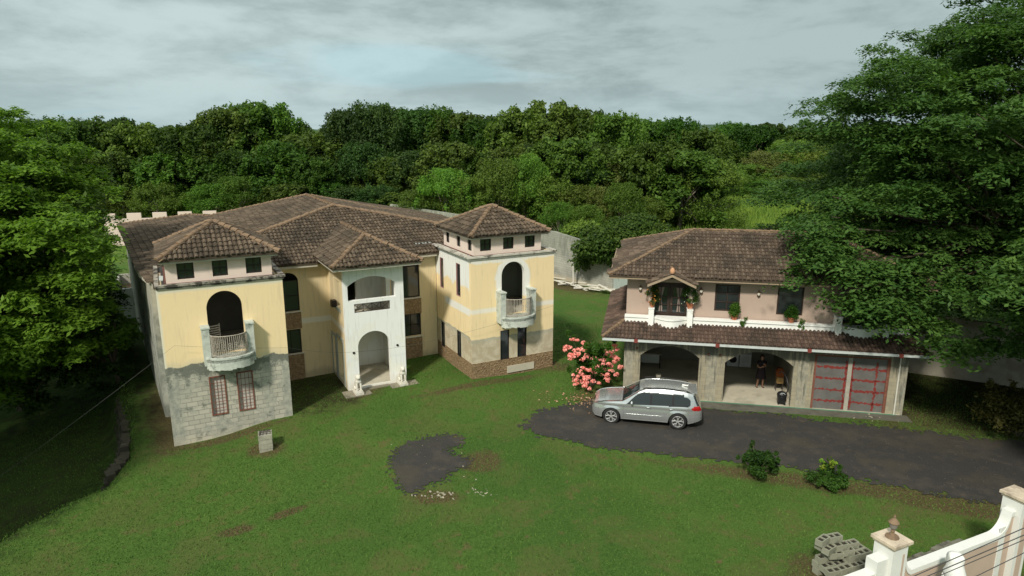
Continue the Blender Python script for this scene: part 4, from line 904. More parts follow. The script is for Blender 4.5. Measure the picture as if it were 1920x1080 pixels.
FOREST=[(-69.1,97.9,13.9,6.1,'D','back',30),(-68.6,102.2,14.1,6.3,'E','back',75),(-60.3,95.2,14.0,6.8,'E','back',125),(-59.1,97.8,13.5,7.2,'D','back',165),(-59.8,105.0,14.2,5.9,'D','back',210),(-51.9,96.8,13.2,6.3,'D','back',255),(-50.9,101.3,12.8,6.6,'D','back',300),(-44.8,95.8,13.1,6.6,'D','back',345),(-43.1,98.6,13.5,4.8,'D','back',385),(-40.7,100.7,15.4,6.5,'D','back',425),(-38.3,103.6,16.3,7.0,'D','back',470),(-35.6,104.6,16.0,5.8,'D','back',510),(-33.0,105.5,13.6,4.9,'E','back',548),(-28.3,97.6,12.0,7.1,'D','back',580),(-26.1,102.5,12.9,5.5,'D','back',625),(-23.0,99.6,15.3,5.6,'R','back',655),(-20.4,102.0,16.2,6.2,'R','back',695),(-18.0,105.9,15.4,6.4,'R','back',735),(-14.9,106.1,15.6,6.8,'R','back',775),(-11.3,106.9,15.8,6.4,'E','back',820),(-7.8,105.3,14.8,7.1,'D','back',862),(-4.2,101.8,14.0,6.5,'E','back',905),(-1.2,105.0,14.9,6.1,'E','back',945),(1.8,95.8,15.3,6.8,'D','back',985),(5.1,96.1,16.0,6.7,'D','back',1030),(8.1,96.8,15.4,5.4,'D','back',1070),(12.0,105.5,15.1,4.8,'D','back',1110),(13.7,95.5,14.7,6.5,'E','back',1150),(18.4,105.6,14.0,7.2,'D','back',1190),(22.3,107.0,14.0,5.5,'E','back',1235),(24.4,102.2,14.1,4.8,'E','back',1275),(26.2,99.9,12.8,6.2,'E','back',1305),(43.6,152.7,11.9,8,'E','far',1335),(52.3,165.9,14.2,8,'E','far',1375),(54.3,157.0,13.5,8,'E','far',1415),(62.3,167.3,13.9,8,'D','far',1450),(67.1,166.3,12.7,8,'D','far',1490),(68.5,158.0,12.9,8,'D','far',1530),(74.0,159.4,12.7,8,'D','far',1570),(80.5,160.3,13.1,8,'D','far',1620),(88.9,162.3,13.3,8,'D','far',1680),(-67.5,114,13.6,7,'D','back',180),(-54.7,114,12.7,7,'D','back',330),(-34.7,114,12.4,7,'D','back',560),(-5.2,114,14.5,7,'D','back',900),(22.5,114,13.6,7,'D','back',1220),(-64.5,93.4,8.7,5.7,'D','middle',61.53040381443153),(-58.7,93.0,9.8,5.3,'D','middle',137.0499400867834),(-53.1,91.4,9.5,5.1,'D','middle',203.52498003430622),(-49.2,93.1,8.7,5.5,'D','middle',272.6447570631782),(-45.3,92.5,9.5,5.6,'D','middle',322.1833197818275),(-40.9,93.7,8.7,5.7,'D','middle',392.32084624487356),(-36.8,93.8,9.8,5.4,'D','middle',447.9612881700436),(-30.8,92.1,10.8,5.8,'D','middle',522.8685023686097),(-26.4,90.1,8.9,4.6,'D','middle',578.8085486280326),(-24.0,95.8,9.3,5.0,'R','middle',632.816324951798),(-20.1,93.6,10.8,5.1,'R','middle',679.3009940741821),(-16.4,91.9,8.8,5.2,'D','middle',727.8232814294394),(-12.6,91.8,9.8,5.2,'R','middle',781.5299440937206),(-8.3,90.2,10.9,5.6,'D','middle',839.356374599106),(-4.7,91.9,9.5,4.9,'D','middle',893.7627709068562),(-0.3,84.4,10.4,4.9,'D','middle',954.8609227263186),(2.9,87.2,10.9,4.7,'D','middle',1003.9637491285251),(6.3,85.0,11.5,6.1,'D','middle',1057.1514557539401),(10.4,88.1,10.9,4.8,'D','middle',1114.0148917209822),(13.8,86.9,10.3,6.2,'D','middle',1167.387363760718),(17.0,84.4,11.0,4.7,'D','middle',1224.2176349485635),(20.7,84.1,10.1,6.0,'D','middle',1280.4740420529342),(24.3,84.1,9.1,5.0,'L','middle',1335.4156220644516),(-54.9,89.3,6.5,4.5,'L','front',165),(-50.9,89.3,5.5,4.0,'L','front',225),(-45.1,87.0,6.0,3.9,'L','front',290),(-42.3,89.3,4.8,3.9,'L','front',350),(-38.0,87.7,5.9,4.1,'L','front',400),(-35.0,88.0,6.9,4.1,'L','front',445),(-32.7,89.7,5.1,3.7,'L','front',490),(-27.8,86.5,6.0,4.9,'D','front',545),(-25.0,89.6,6.1,5.0,'D','front',600),(-21.2,88.0,5.5,4.9,'R','front',650),(-17.0,85.7,5.8,3.8,'R','front',705),(-13.8,85.1,5.0,4.8,'D','front',752),(-9.8,78.8,6.0,4.3,'L','front',800),(-7.5,77.5,8.3,4.0,'L','front',835),(-4.8,77.3,7.6,3.6,'L','front',880),(-1.5,78.6,9.3,3.9,'L','front',935),(1.5,79.3,9.8,3.6,'L','front',985),(4.3,79.7,7.5,4.5,'L','front',1030),(6.8,79.7,6.3,4.8,'L','front',1070),(9.5,85,9.1,3.5,'B','shrub',1105),(12.6,86,8.7,3.6,'Y','shrub',1150),(9.9,80,6.2,3.0,'Y','shrub',1120),(12.7,78,6.7,3.0,'L','shrub',1170),(19.2,92,7.5,3.6,'L','shrub',1230),(25.5,100,6.5,4.2,'L','shrub',1290),(38.5,128,5.5,6,'L','shrub',1350),(44.9,134,6.2,6.4,'L','shrub',1395),(50.8,138,8.4,6.4,'Y','shrub',1440),(57.5,142,10.7,7.4,'L','shrub',1490),(61.2,138,9.7,7,'L','shrub',1540),(64.5,134,10.2,7,'L','shrub',1590),(32.9,118,3.6,4.4,'L','shrub',1320),(40.5,126,2.5,4.6,'E','shrub',1375),(46.5,128,3.5,5,'L','shrub',1430),(52.2,130,4.0,5.4,'L','shrub',1480),(54.7,124,4.1,5.4,'E','shrub',1530),(57.4,118,5.0,5,'L','shrub',1590),(21.2,88,4.8,3,'L','shrub',1270),(16.2,80,5.0,2.8,'L','shrub',1220),(7.9,72,4.9,2.4,'L','shrub',1100),(5.1,73,5.1,2.4,'L','shrub',1050),(48.6,104,2.5,3.2,'L','shrub',1560)]
groups={}
for t in FOREST:
    x,y,z,wd,k,row,px=t
    lm=[l for l in LM if l[0]<=px<l[1]][0][2]; look=(LOOKS if row=='shrub' else LOOK)[k]
    groups.setdefault((look,row,lm),[]).append(t)
ORD=['first','second','third','fourth','fifth','sixth','seventh']
for (look,row,lm),L in groups.items():
    L.sort(key=lambda q:q[6])
    for i,(x,y,z,wd,k,row_,px) in enumerate(L):
        lab=f'{look} {ROWN[row]}, {lm}' if len(L)==1 else f'{ORD[i]} {look} from left {ROWN[row]}, {lm}'
        assert len(lab.split())<=16,lab
        v=random.Random(int(x*31+y*17)); pk=(k,v.randrange({'D':3,'R':2,'E':2,'L':3,'Y':1,'B':1}[k])); cm,tm=PROT[pk]
        r=empty('shrub_tree' if row=='shrub' else 'forest_tree',(x,y,0),v.uniform(0,6.28),lab,'tree',{'back':'skyline trees','far':'farthest trees','middle':'trees inside the wood','front':'trees at the wood edge','shrub':'scrub trees by the clearing'}[row])
        r.scale=(wd/5,wd/5,z/10); link('crown',cm,r); link('trunk',tm,r)
# understorey and far forest as masses
def mass(name,n,fx,m,size,asp,label,seed,cat='undergrowth'):
    r_=np.random.default_rng(seed); P,T=fx(r_,n); Nn=r_.normal(size=(len(P),3))*.6+np.array([0,-.3,.7]); V=leaves(P,Nn,size,asp,r_); k=len(P)
    return tag(link(name,fast_mesh(name,V.reshape(-1,3),np.arange(k*4).reshape(k,4).astype(np.int32),m,tint=T)),label,cat,kind='stuff')
def under(r_,n):
    x=r_.uniform(-62,60,n); y0=np.interp(x,[-62,-46,-32,-14,-5,4,8,12,60],[84,84,86,86,76,64,57,60,64]); y=y0+r_.random(n)**.7*(128-y0)
    hmax=1.6+1.1*np.sin(x*.7+y*.3)*np.sin(y*.5-x*.2)+.5*np.sin(x*2.1)*np.sin(y*1.7)
    clear=(x>.23*y)&(y>60)&(y<140); z=r_.random(n)**.6*np.where(clear,.35,np.maximum(hmax,.5))
    keep=~clear|(r_.random(n)<.12)
    return np.stack([x,y,z],1)[keep],np.clip(r_.normal(.5,.25,n),0,1)[keep]
LF['ug']=leafmat('undergrowth_leaf',(.07,.13,.016),(.19,.29,.045))
mass('undergrowth',110000,under,LF['ug'],.42,.5,'low tangled green undergrowth between the trees beyond the rear wall',5)
def farf(r_,n):
    t=r_.random(n); y=185*np.exp(t*1.7); x=r_.uniform(-1,1,n)*y*1.0
    h=9.2+1.6*np.sin(x*.10+1)*np.sin(y*.07)+1.2*np.sin(x*.31+y*.13)+.9*np.sin(x*.8)*np.cos(y*.45)
    z=h-r_.random(n)**1.6*3.0
    return np.stack([x,y,z],1),np.clip(r_.normal(.5,.25,n),0,1)
r0=np.random.default_rng(4)
mass('far_forest',90000,farf,LF['D'],1.9,.6,'dark far-off forest canopy running to the horizon',6,'forest')
# low hills on the horizon
hx=np.linspace(-1600,2200,90); hy=np.array([1500.,1750.,2100.]); HX,HY_=np.meshgrid(hx,hy)
prof=17+5*np.sin(HX*.004)+4*np.sin(HX*.011+2); HZ=np.where(HY_==1750.,prof,-1)
idx=np.arange(HX.size).reshape(HX.shape); F=np.stack([idx[:-1,:-1],idx[:-1,1:],idx[1:,1:],idx[1:,:-1]],-1).reshape(-1,4).astype(np.int32)
tag(link('hills',fast_mesh('hills',np.stack([HX,HY_,HZ],-1).reshape(-1,3),F,plain('far_hill_green',(.045,.085,.045),var=.3,scale=.02,bs=0),smooth=True)),kind='structure')
# ---- big layered tree at right ----
def pads(name,centres,m,size,asp,seed,per,pr,droop=.22):
    r_=np.random.default_rng(seed); Ps=[];Ns=[];Ts=[]
    for (cx,cy,cz) in centres:
        n=int(per*r_.uniform(.6,1.4)); rad=pr*r_.uniform(.6,1.35); a=r_.uniform(0,6.28,n); q=r_.random(n)**.62; ecc=r_.uniform(.6,1); ro=r_.uniform(0,3.14)
        lob=1+.28*np.sin(a*r_.integers(3,6)+ro)
        px=np.cos(a)*q*rad*lob; py=np.sin(a)*q*rad*ecc*lob; X=px*np.cos(ro)-py*np.sin(ro); Y=px*np.sin(ro)+py*np.cos(ro)
        tx,ty=r_.normal(0,.12,2)
        z=-droop*(q**2)*rad+r_.normal(0,.085,n)+X*tx+Y*ty
        Ps.append(np.stack([cx+X,cy+Y,cz+z],1)); nn=np.stack([X/rad*.5,Y/rad*.5,np.ones(n)],1)+r_.normal(size=(n,3))*.33; Ns.append(nn)
        Ts.append(np.clip(r_.uniform(.25,.75)+r_.normal(0,.16,n),0,1))
    P=np.concatenate(Ps);Nn=np.concatenate(Ns);T=np.concatenate(Ts); V=leaves(P,Nn,size,asp,r_); n=len(P)
    return fast_mesh(name,V.reshape(-1,3),np.arange(n*4).reshape(n,4).astype(np.int32),m,tint=T)
def big_tree(name,base,C,rad,npads,per,pr,size,asp,m,label,seed,zmin,trunk_r,reject=None,shell=(.72,1.0),extra=(),bark='bark',fill=0):
    r_=random.Random(seed); root=empty(name,base,0,label,'tree'); cs=[]
    while len(cs)<npads:
        d=Vector((r_.gauss(0,1),r_.gauss(0,1),r_.gauss(0,1))).normalized(); s=r_.uniform(*shell) if r_.random()<.8 else r_.uniform(.3,.8)
        lump=1+.10*math.sin(d.x*9+1)*math.sin(d.z*8)+.07*math.sin(d.y*11+d.z*5)
        p=Vector((C[0]+d.x*rad[0]*s*lump,C[1]+d.y*rad[1]*s*lump,C[2]+d.z*rad[2]*s*lump))
        if p.z<zmin or (reject and reject(p)): continue
        cs.append(tuple(p-Vector(base)))
    cs+=[tuple(Vector(e_)-Vector(base)) for e_ in extra]
    if fill:
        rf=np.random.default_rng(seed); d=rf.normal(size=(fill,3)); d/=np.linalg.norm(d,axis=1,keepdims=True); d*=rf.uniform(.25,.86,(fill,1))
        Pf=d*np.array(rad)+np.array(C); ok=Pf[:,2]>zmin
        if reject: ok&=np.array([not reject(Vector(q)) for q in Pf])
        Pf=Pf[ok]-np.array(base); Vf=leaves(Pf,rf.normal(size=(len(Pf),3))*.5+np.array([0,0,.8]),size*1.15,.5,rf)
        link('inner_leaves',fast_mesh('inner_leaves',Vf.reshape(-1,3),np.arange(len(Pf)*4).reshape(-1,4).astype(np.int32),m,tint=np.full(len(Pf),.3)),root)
    sub_=[]
    for c in cs:
        k=r_.randint(5,8); ra=pr*r_.uniform(.75,1.2)
        for i in range(k):
            a=r_.uniform(0,6.28); q=ra*math.sqrt(r_.random()); sub_.append((c[0]+q*math.cos(a),c[1]+q*math.sin(a),c[2]-.22*q*q/ra+r_.gauss(0,.12)))
    link('crown',pads('crown',sub_,m,size,asp,seed,per/5.0,pr*.56,droop=.42),root)
    t=MB(); fork=Vector((0,0,C[2]*.32-base[2])); cc=Vector(C)-Vector(base)
    t.tube([(0,0,-.6),(.15,.1,fork.z*.5),tuple(fork)],[trunk_r*1.25,trunk_r,trunk_r*.85],12); t.build('trunk',M[bark],root,smooth=True)
    b=MB()
    mains=[]
    for i in range(9):
        a=6.283*i/9+r_.uniform(-.3,.3); e_=Vector((math.cos(a)*rad[0]*.5,math.sin(a)*rad[1]*.5,cc.z+r_.uniform(-.25,.45)*rad[2])); e_.x+=cc.x; e_.y+=cc.y
        mid=fork.lerp(e_,.5)+Vector((0,0,rad[2]*.06)); b.tube([fork,mid,e_],[trunk_r*.5,trunk_r*.3,trunk_r*.14],7); mains.append((mid,e_))
    for c in cs[::4]:
        c=Vector(c); mid,e_=min(mains,key=lambda q:(q[1]-c).length); st=mid.lerp(e_,r_.uniform(.3,1)); m_=st.lerp(c,.55)+Vector((0,0,-.3)); b.tube([st,m_,c-Vector((0,0,.12))],[trunk_r*.12,trunk_r*.07,.02],5)
    b.build('branches',M[bark],root)
    return root
LF['big']=leafmat('feathery_leaf',(.025,.080,.014),(.085,.185,.034),.35)
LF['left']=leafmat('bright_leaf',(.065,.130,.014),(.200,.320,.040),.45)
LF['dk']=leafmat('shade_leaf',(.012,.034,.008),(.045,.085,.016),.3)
def rejR(p):
    # keep off the garage roof itself and the open carport
    u,v=GR.uv(p.x,p.y)
    if u<13.2 and v>-.2 and p.z<6.2: return True
    if u<11.5 and v<-.2 and p.z<4.4: return True
    if p.y>50 and p.x<24: return True
    return False
ex=[(14.2,30.4,6.6),(14.6,30.8,7.2),(15.2,30.2,6.3),(14.6,31.2,7.6),(15.6,29.7,5.4),(16.4,29.6,5.9),(17.2,29.3,5.2),(16.8,29.9,6.8),(18.0,29.6,6.2),(15.6,30.6,7.1),(16.3,30.2,5.0),(17.0,29.6,4.5),(17.6,29.9,5.6),(18.4,29.2,4.3),(15.9,30.5,5.9),(16.6,31.2,6.6),(15.4,31.5,7.0),(14.9,32.5,7.6),(19.3,28.6,3.9),(20.5,28.4,4.2),(21.5,28.8,3.6),(22.4,28.3,4.1),(23.5,28.0,3.5),(24.6,27.6,4.0),(16.0,33,8.0),(18.2,30.4,6.6),(19.4,29.9,5.6)]
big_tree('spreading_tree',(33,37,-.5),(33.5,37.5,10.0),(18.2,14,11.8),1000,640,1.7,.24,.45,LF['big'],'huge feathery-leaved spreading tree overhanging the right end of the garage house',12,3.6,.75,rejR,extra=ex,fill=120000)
# ---- left trees ----
def rejL(p):
    u,v=HS.uv(p.x,p.y); return (p.x>-16.6) or (u>-2.2 and v>-3)
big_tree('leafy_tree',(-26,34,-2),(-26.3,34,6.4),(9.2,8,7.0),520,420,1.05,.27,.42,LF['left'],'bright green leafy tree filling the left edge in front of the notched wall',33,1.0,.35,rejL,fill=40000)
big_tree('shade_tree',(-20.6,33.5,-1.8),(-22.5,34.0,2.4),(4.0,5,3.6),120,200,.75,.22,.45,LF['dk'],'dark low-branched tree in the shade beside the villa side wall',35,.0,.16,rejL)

big_tree('shade_casting_tree',(-26,16,-2),(-25.5,16.5,8),(6.5,6.0,4.0),420,300,1.3,.30,.42,LF['left'],'leafy tree off the left edge shading the bank beside the villa',36,1.5,.3)
big_tree('shade_casting_tree',(25.5,20.5,-.5),(25,21,8.5),(7,6.5,3.6),420,300,1.3,.30,.42,LF['big'],'leafy tree off the right edge shading the end of the drive',37,4.5,.35)
# ======================= BOUNDARY WALLS =======================
def rearwall(N,p,o):
    v=N.coord(); x,y,z=N.sep(v); xx=N.m('SUBTRACT',x,y)
    n=N.noise(v,.8,6,.65); st=N.ss(N.noise(N.comb(N.m('MULTIPLY',x,2.5),N.m('MULTIPLY',y,2.5),N.m('MULTIPLY',z,.6)),.9,6,.75),.42,.62)
    c=N.mix(N.ss(n,.35,.65),(.30,.30,.26),(.44,.43,.36)); br,mo=blockpat(N,N.comb(xx,0.0,z),'x',(1,1,1),(.85,.85,.85),(.6,.6,.6),.6,.2)
    c=N.vm('MULTIPLY',c,br); up=N.ss(z,1.95,2.3); c=N.mix(N.m('MULTIPLY',N.m('MULTIPLY',st,up),.75),c,(.12,.13,.10)); c=N.mix(N.m('MULTIPLY',up,.35),c,(.26,.27,.22))
    ft=N.ss(N.m('ADD',z,N.m('MULTIPLY',n,.8)),.9,.5); c=N.mix(N.m('MULTIPLY',ft,.5),c,(.55,.43,.27))
    N.setin(p.inputs['Base Color'],c); bump(N,p,N.noise(v,9,4),.4,.03)
M['rear']=mat('rear_wall_block',rearwall)
def seg_wall(m,pts,th=.2,zb=-.8):
    for (x0,y0,h0),(x1,y1,h1) in zip(pts[:-1],pts[1:]):
        L=math.hypot(x1-x0,y1-y0); nx,ny=-(y1-y0)/L*th/2,(x1-x0)/L*th/2
        P=[(x0+nx,y0+ny),(x0-nx,y0-ny),(x1-nx,y1-ny),(x1+nx,y1+ny)]; hs=[h0,h0,h1,h1]
        b=[(p[0],p[1],zb) for p in P]; t=[(p[0],p[1],h) for p,h in zip(P,hs)]
        m.face(t); 
        for i in range(4): j=(i+1)%4; m.face([b[i],b[j],t[j],t[i]])
m=MB(); RW=[(-14.4,81.2,4.1),(-5,70.4,4.1),(3.75,58.8,4.1),(8.15,53.4,3.4)]; seg_wall(m,RW)
rw=m.build('rear_wall',M['rear']); tag(rw,'tall bare concrete block wall running behind the villa to the ivy mound','wall')
m=MB(); seg_wall(m,[(x,y,h+.08) for x,y,h in RW],.34,4.0); 
m=MB(); seg_wall(m,[(8.2,53.3,3.3),(8.9,48.5,3.2),(9.3,43,3.1)]); tag(m.build('painted_wall',plain('pale_green_paint',(.50,.56,.52),var=.1,scale=1,dirt=((.2,.24,.22),.52,.6))),'pale bluish painted wall piece beside the back corner of the garage house','wall')
m=MB(); seg_wall(m,[(20.6,37.2,2.8),(34,29.6,2.8),(48,21.5,2.8)]); tag(m.build('boundary_wall',plain('shaded_wall',(.42,.38,.30),var=.2,scale=1,dirt=((.2,.15,.1),.5,.5))),'plain plastered wall in the shade of the spreading tree at right','wall')
# notched wall
cw=empty('notched_wall',(-45.6,75.5,0),0,'pale pink wall with square notched battlements across the back lawn','wall')
pk=plain('pink_battlement',(.70,.57,.50),var=.10,scale=.6,dirt=((.45,.38,.33),.58,.5))
m=MB()
def notch(p0,p1):
    L=math.hypot(p1[0]-p0[0],p1[1]-p0[1]); a=math.atan2(p1[1]-p0[1],p1[0]-p0[0]); Mx=Matrix.Translation((p0[0]+45.6,p0[1]-75.5,0))@Matrix.Rotation(a,4,'Z')
    m.box((0,-.12,-.6),(L,.12,3.0),M=Mx)
    k=int(L/2.62)
    for i in range(k+1): m.box((i*2.62,-.12,3.002),(min(i*2.62+1.45,L),.121,3.6),M=Mx)
notch((-45.6,75.5),(-26,81)); notch((-62,45),(-45.9,75.3)); m.build('battlement',pk,cw)
# annex by the left side of the villa
an=empty('annex',(-26.4,45.2,0),R(27.5),'roofless low white annex beside the villa left wall','annex')
m=MB(); m.box((-.6,0,-1.5),(2.4,.18,2.15)); m.build('front_wall',plain('annex_white',(.60,.63,.62),var=.1,dirt=((.35,.36,.33),.58,.4)),an)
m=MB(); m.box((-.6,.182,-1.5),(-.42,6,2.1)); m.box((-.42,5.8,-1.5),(2.4,6,2.1)); m.build('side_wall',M['conc'],an)
m=MB(); m.box((-.415,.185,-1.4),(2.4,5.79,1.3)); m.build('inner_fill',plain('soil_fill',(.15,.10,.06)),an)
# old retaining wall on the bank
r_=random.Random(8); m=MB(); n=26
bp=[(-15.35,24.0),(-15.6,25.5),(-16.9,27.9),(-18.2,30.0),(-19.2,31.6)]
for i in range(n):
    t=i/n*(len(bp)-1); k=int(t); f=t-k; x=bp[k][0]*(1-f)+bp[k+1][0]*f; y=bp[k][1]*(1-f)+bp[k+1][1]*f
    for lv in range(4):
        if r_.random()<.3: continue
        s=r_.uniform(.24,.40); Mx=Matrix.Translation((x-.12*(3-lv)-.12,y,float(bank(x-2,y))+.30+lv*.34))@Matrix.Rotation(R(120)+r_.uniform(-.25,.25),4,'Z')@Matrix.Rotation(r_.uniform(-.12,.12),4,'X')
        m.box((-s,-.16,-.18),(s*.9,.16,.17),M=Mx,t=r_.random())
tag(m.build('retaining_wall',plain('mossy_stone',(.055,.05,.035),var=.5,scale=2,dirt=((.16,.15,.12),.62,.7))),'crumbling dark stone retaining wall on the bank left of the villa','wall')
# ---------------- front boundary wall ----------------
fw=empty('front_wall',(FW.o[0],FW.o[1],-.2),FW.a,'pinkish street wall with white coping, curved shoulders and square capped piers','wall')
def prof():
    p=[(.27,2.45),(.44,2.45)]
    for k in range(9): a=R(10*k); p.append((.44+.36*math.sin(a)*1.0,2.40-.60*(1-math.cos(a))*1.0-.0)) if False else None
    for k in range(1,9): t=k/8; p.append((.45+.30*t**1.7+.02,2.36-.52*(1-(1-t)**1.7)))
    p+=[(.95,1.845),(1.6,1.84),(4.1,1.84)]
    for k in range(8): t=1-k/8; p.append((5.27-(.45+.50*t**1.7+.02),2.36-.52*(1-(1-t)**1.7)))
    p+=[(4.83,2.45),(5.0,2.45)]
    return p
pf=prof()
m=MB(); pw=MB()
for (a,za),(b,zb) in zip(pf[:-1],pf[1:]):
    if b-a<1e-4: continue
    def q(s,z,v): return (s,v,z)
    for (lo,hi,v0,v1,M_) in ((None,.14,-.09,.09,pw),):
        pass
    pw.face([q(a,-1,-.10),q(b,-1,-.10),q(b,zb-.13,-.10),q(a,za-.13,-.10)]); pw.face([q(a,-1,.10),q(a,za-.13,.10),q(b,zb-.13,.10),q(b,-1,.10)])
    m.face([q(a,za,-.14),q(b,zb,-.14),q(b,zb,.14),q(a,za,.14)]); m.face([q(a,za-.14,-.14),q(b,zb-.14,-.14),q(b,zb,-.14),q(a,za,-.14)]); m.face([q(a,za-.14,.14),q(a,za,.14),q(b,zb,.14),q(b,zb-.14,.14)]); m.face([q(a,za-.14,-.14),q(a,za-.14,.14),q(b,zb-.14,.14),q(b,zb-.14,-.14)])
WP=plain('wall_white_paint',(.70,.70,.66),var=.05,dirt=((.5,.48,.4),.6,.3)); WT=plain('wall_tan_paint',(.50,.38,.30),var=.06)
pw.build('panel',WT,fw); m.build('coping',WP,fw)
m=MB(); m.box((-3.2,-.10,-1),(-.62,.10,2.0)); m.build('panel',WT,fw)
m=MB(); m.box((-.66,-.16,-1),(-.27,.16,2.47)); m.box((-3.2,-.14,2.002),(-.661,.14,2.14)); m.build('coping',WP,fw)
m=MB(); m.box((4.45,-.125,-1),(4.68,-.101,2.06)); m.build('corner_strip',WP,fw)
for i,s in enumerate((0,5.27)):
    m=MB(); m.box((s-.27,-.27,-1),(s+.27,.27,2.82)); pr=m.build('pier',WP,fw)
    m=MB(); m.box((s-.12,-.282,-1),(s+.12,-.272,2.6)) ; m.build('inset',WT,pr) if i else MB().box((.10,-.276,-1),(.17,-.272,2.55)).build('inset',WT,pr)
    m=MB(); m.box((s-.34,-.34,2.82),(s+.34,.34,2.90)); m.box((s-.30,-.30,2.76),(s+.30,.30,2.819)); m.build('cap',plain('cap_stone',(.55,.46,.35),var=.3,scale=4,dirt=((.25,.2,.15),.5,.6)),pr)
lm=empty('urn_lamp',FW.xy(.02,.02)+(2.70,),0,'small rusty urn lamp standing on the capped street-wall pier','lamp')
MB().lathe([(.17,0),(.16,.03),(.07,.06),(.04,.13),(.05,.17),(.035,.22)],k=12).build('foot',M['ridge'],lm)
MB().lathe([(.05,.22),(.085,.27),(.10,.38),(.09,.40)],k=12).build('body',plain('lamp_grey',(.20,.18,.16)),lm)
MB().lathe([(.13,.40),(.125,.42),(.06,.50),(.02,.53),(.03,.56),(.01,.62)],k=12).build('lid',M['ridge'],lm)
m=MB(); r_=random.Random(5); x=1.5
while x<5.6:
    l=r_.uniform(.25,.5); m.box((x,1.30,-.5),(x+l-.02,1.62+r_.uniform(-.04,.04),.20+r_.uniform(-.05,.05)),t=r_.random()); x+=l
tag(m.build('stone_curb',plain('mossy_curb',(.16,.155,.12),var=.5,scale=3,dirt=((.05,.05,.04),.5,.7)),loc=(FW.o[0],FW.o[1],0),rot=(0,0,FW.a)),'dark mossy stone curb behind the street wall coping','curb')
# ---------------- skinned figures ----------------
def skin(name,verts,edges,m,parent=None,loc=None,rot=None,sub=2,root=0,smooth=True,scale=None):
    me=bpy.data.meshes.new(name); me.from_pydata([v[:3] for v in verts],edges,[]); me.materials.append(m)
    o=link(name,me,parent,loc,rot,scale); md=o.modifiers.new('Skin','SKIN'); md.use_smooth_shade=smooth
    for i,v in enumerate(verts):
        s=me.skin_vertices[0].data[i]; r=v[3]; s.radius=(r,r) if not isinstance(r,tuple) else r; s.use_root=(i==root)
    sm=o.modifiers.new('Sub','SUBSURF'); sm.levels=sub; sm.render_levels=sub
    return o
def lion(name,loc,rz,label,mt,sc_=1.0,group=None,pad=.16):
    L=empty(name,loc,rz,label,'statue',group); L.scale=(sc_,)*3
    MB().box((-.17,-.26,0),(.17,.26,pad*.6)).box((-.14,-.23,pad*.6+.001),(.14,.23,pad)).build('pedestal',mt,L)
    z=pad
    # seated lion looking to -y
    V=[(0,.12,z+.12,.13),(0,.06,z+.28,.125),(0,-.04,z+.42,.12),(0,-.09,z+.53,.115),(0,-.16,z+.56,.075),(0,-.23,z+.535,.045),
       (.08,-.10,z+.30,.055),(.08,-.14,z+.15,.04),(.08,-.15,z+.03,.038),(.08,-.20,z+.025,.036),(-.08,-.10,z+.30,.055),(-.08,-.14,z+.15,.04),(-.08,-.15,z+.03,.038),(-.08,-.20,z+.025,.036),
       (.11,.12,z+.10,.085),(.12,.0,z+.09,.05),(.12,-.06,z+.03,.035),(-.11,.12,z+.10,.085),(-.12,.0,z+.09,.05),(-.12,-.06,z+.03,.035),
       (.07,-.06,z+.64,.028),(-.07,-.06,z+.64,.028),(0,.22,z+.05,.03),(.12,.24,z+.04,.022)]
    E=[(0,1),(1,2),(2,3),(3,4),(4,5),(2,6),(6,7),(7,8),(8,9),(2,10),(10,11),(11,12),(12,13),(0,14),(14,15),(15,16),(0,17),(17,18),(18,19),(3,20),(3,21),(0,22),(22,23)]
    skin('body',V,E,mt,L)
    return L
ms=plain('statue_white',(.66,.63,.55),var=.15,scale=6,dirt=((.3,.27,.2),.52,.6))
lion('lion_statue',HS.xy(7.98,1.12)+(.49,),HS.a,'small white seated lion statue at the left pier of the villa porch',ms,1.15,'lions at the porch')
lion('lion_statue',HS.xy(10.22,1.26)+(.50,),HS.a,'small white seated lion statue at the right pier of the villa porch',ms,1.15,'lions at the porch')
gs=lion('garden_statue',FW.xy(1.30,-.9)+(.90,),FW.a+2.6,'white carved statue in front of the street wall, cut by the photo bottom',WP,1.8)
m=MB(); m.box((-.35,-.4,-1.2),(.35,.4,.349)); o=m.build('plinth',WP,None); o.parent=gs; o.scale=(1/1.8,)*3; o.location=(0,0,-.349/1.8-.002)
# ---------------- concrete blocks ----------------
def block_mesh():
    m=MB(); a,b,h=.20,.10,.19; t=.024
    m.box((-a,-b,0),(a,-b+t,h)); m.box((-a,b-t,0),(a,b,h)); m.box((-a,-b+t,0),(-a+t,b-t,h)); m.box((a-t,-b+t,0),(a,b-t,h)); m.box((-t/2,-b+t,0),(t/2,b-t,h)); return m
mblk=plain('cinder_block',(.27,.275,.205),var=.15,scale=5,dirt=((.12,.13,.09),.52,.6))
bo=block_mesh().build('concrete_block',mblk); bm_=bo.data
MB().box((-.175,-.075,.10),(-.013,.075,.15)).box((.013,-.075,.10),(.175,.075,.15)).build('cavity_shade_plate',plain('painted_cavity_shade',(.035,.032,.022)),bo)  # dark plates inside the cores, standing in for shade in the holes
bx,by=9.95,18.0; bz=float(gz(bx,by)); r_=random.Random(12); first=True
spots=[]
for k,(cols,rows) in enumerate(((4,3),(4,3),(4,2),(3,2),(2,2),(2,1))):
    for i in range(cols):
        for j in range(rows):
            if r_.random()<(.08 if k<3 else .2): continue
            spots.append((k,(i-(cols-1)/2)*.43+r_.uniform(-.03,.03)-(.1*k if k>3 else 0),(j-(rows-1)/2)*.24+.05*k+r_.uniform(-.015,.015),r_.uniform(-.10,.10) if k<3 else r_.uniform(-.35,.35)))
LV=['bottom','second','third','fourth','fifth','topmost']
cnt={}
for s_ in spots: cnt[s_[0]]=cnt.get(s_[0],0)+1
seen={}
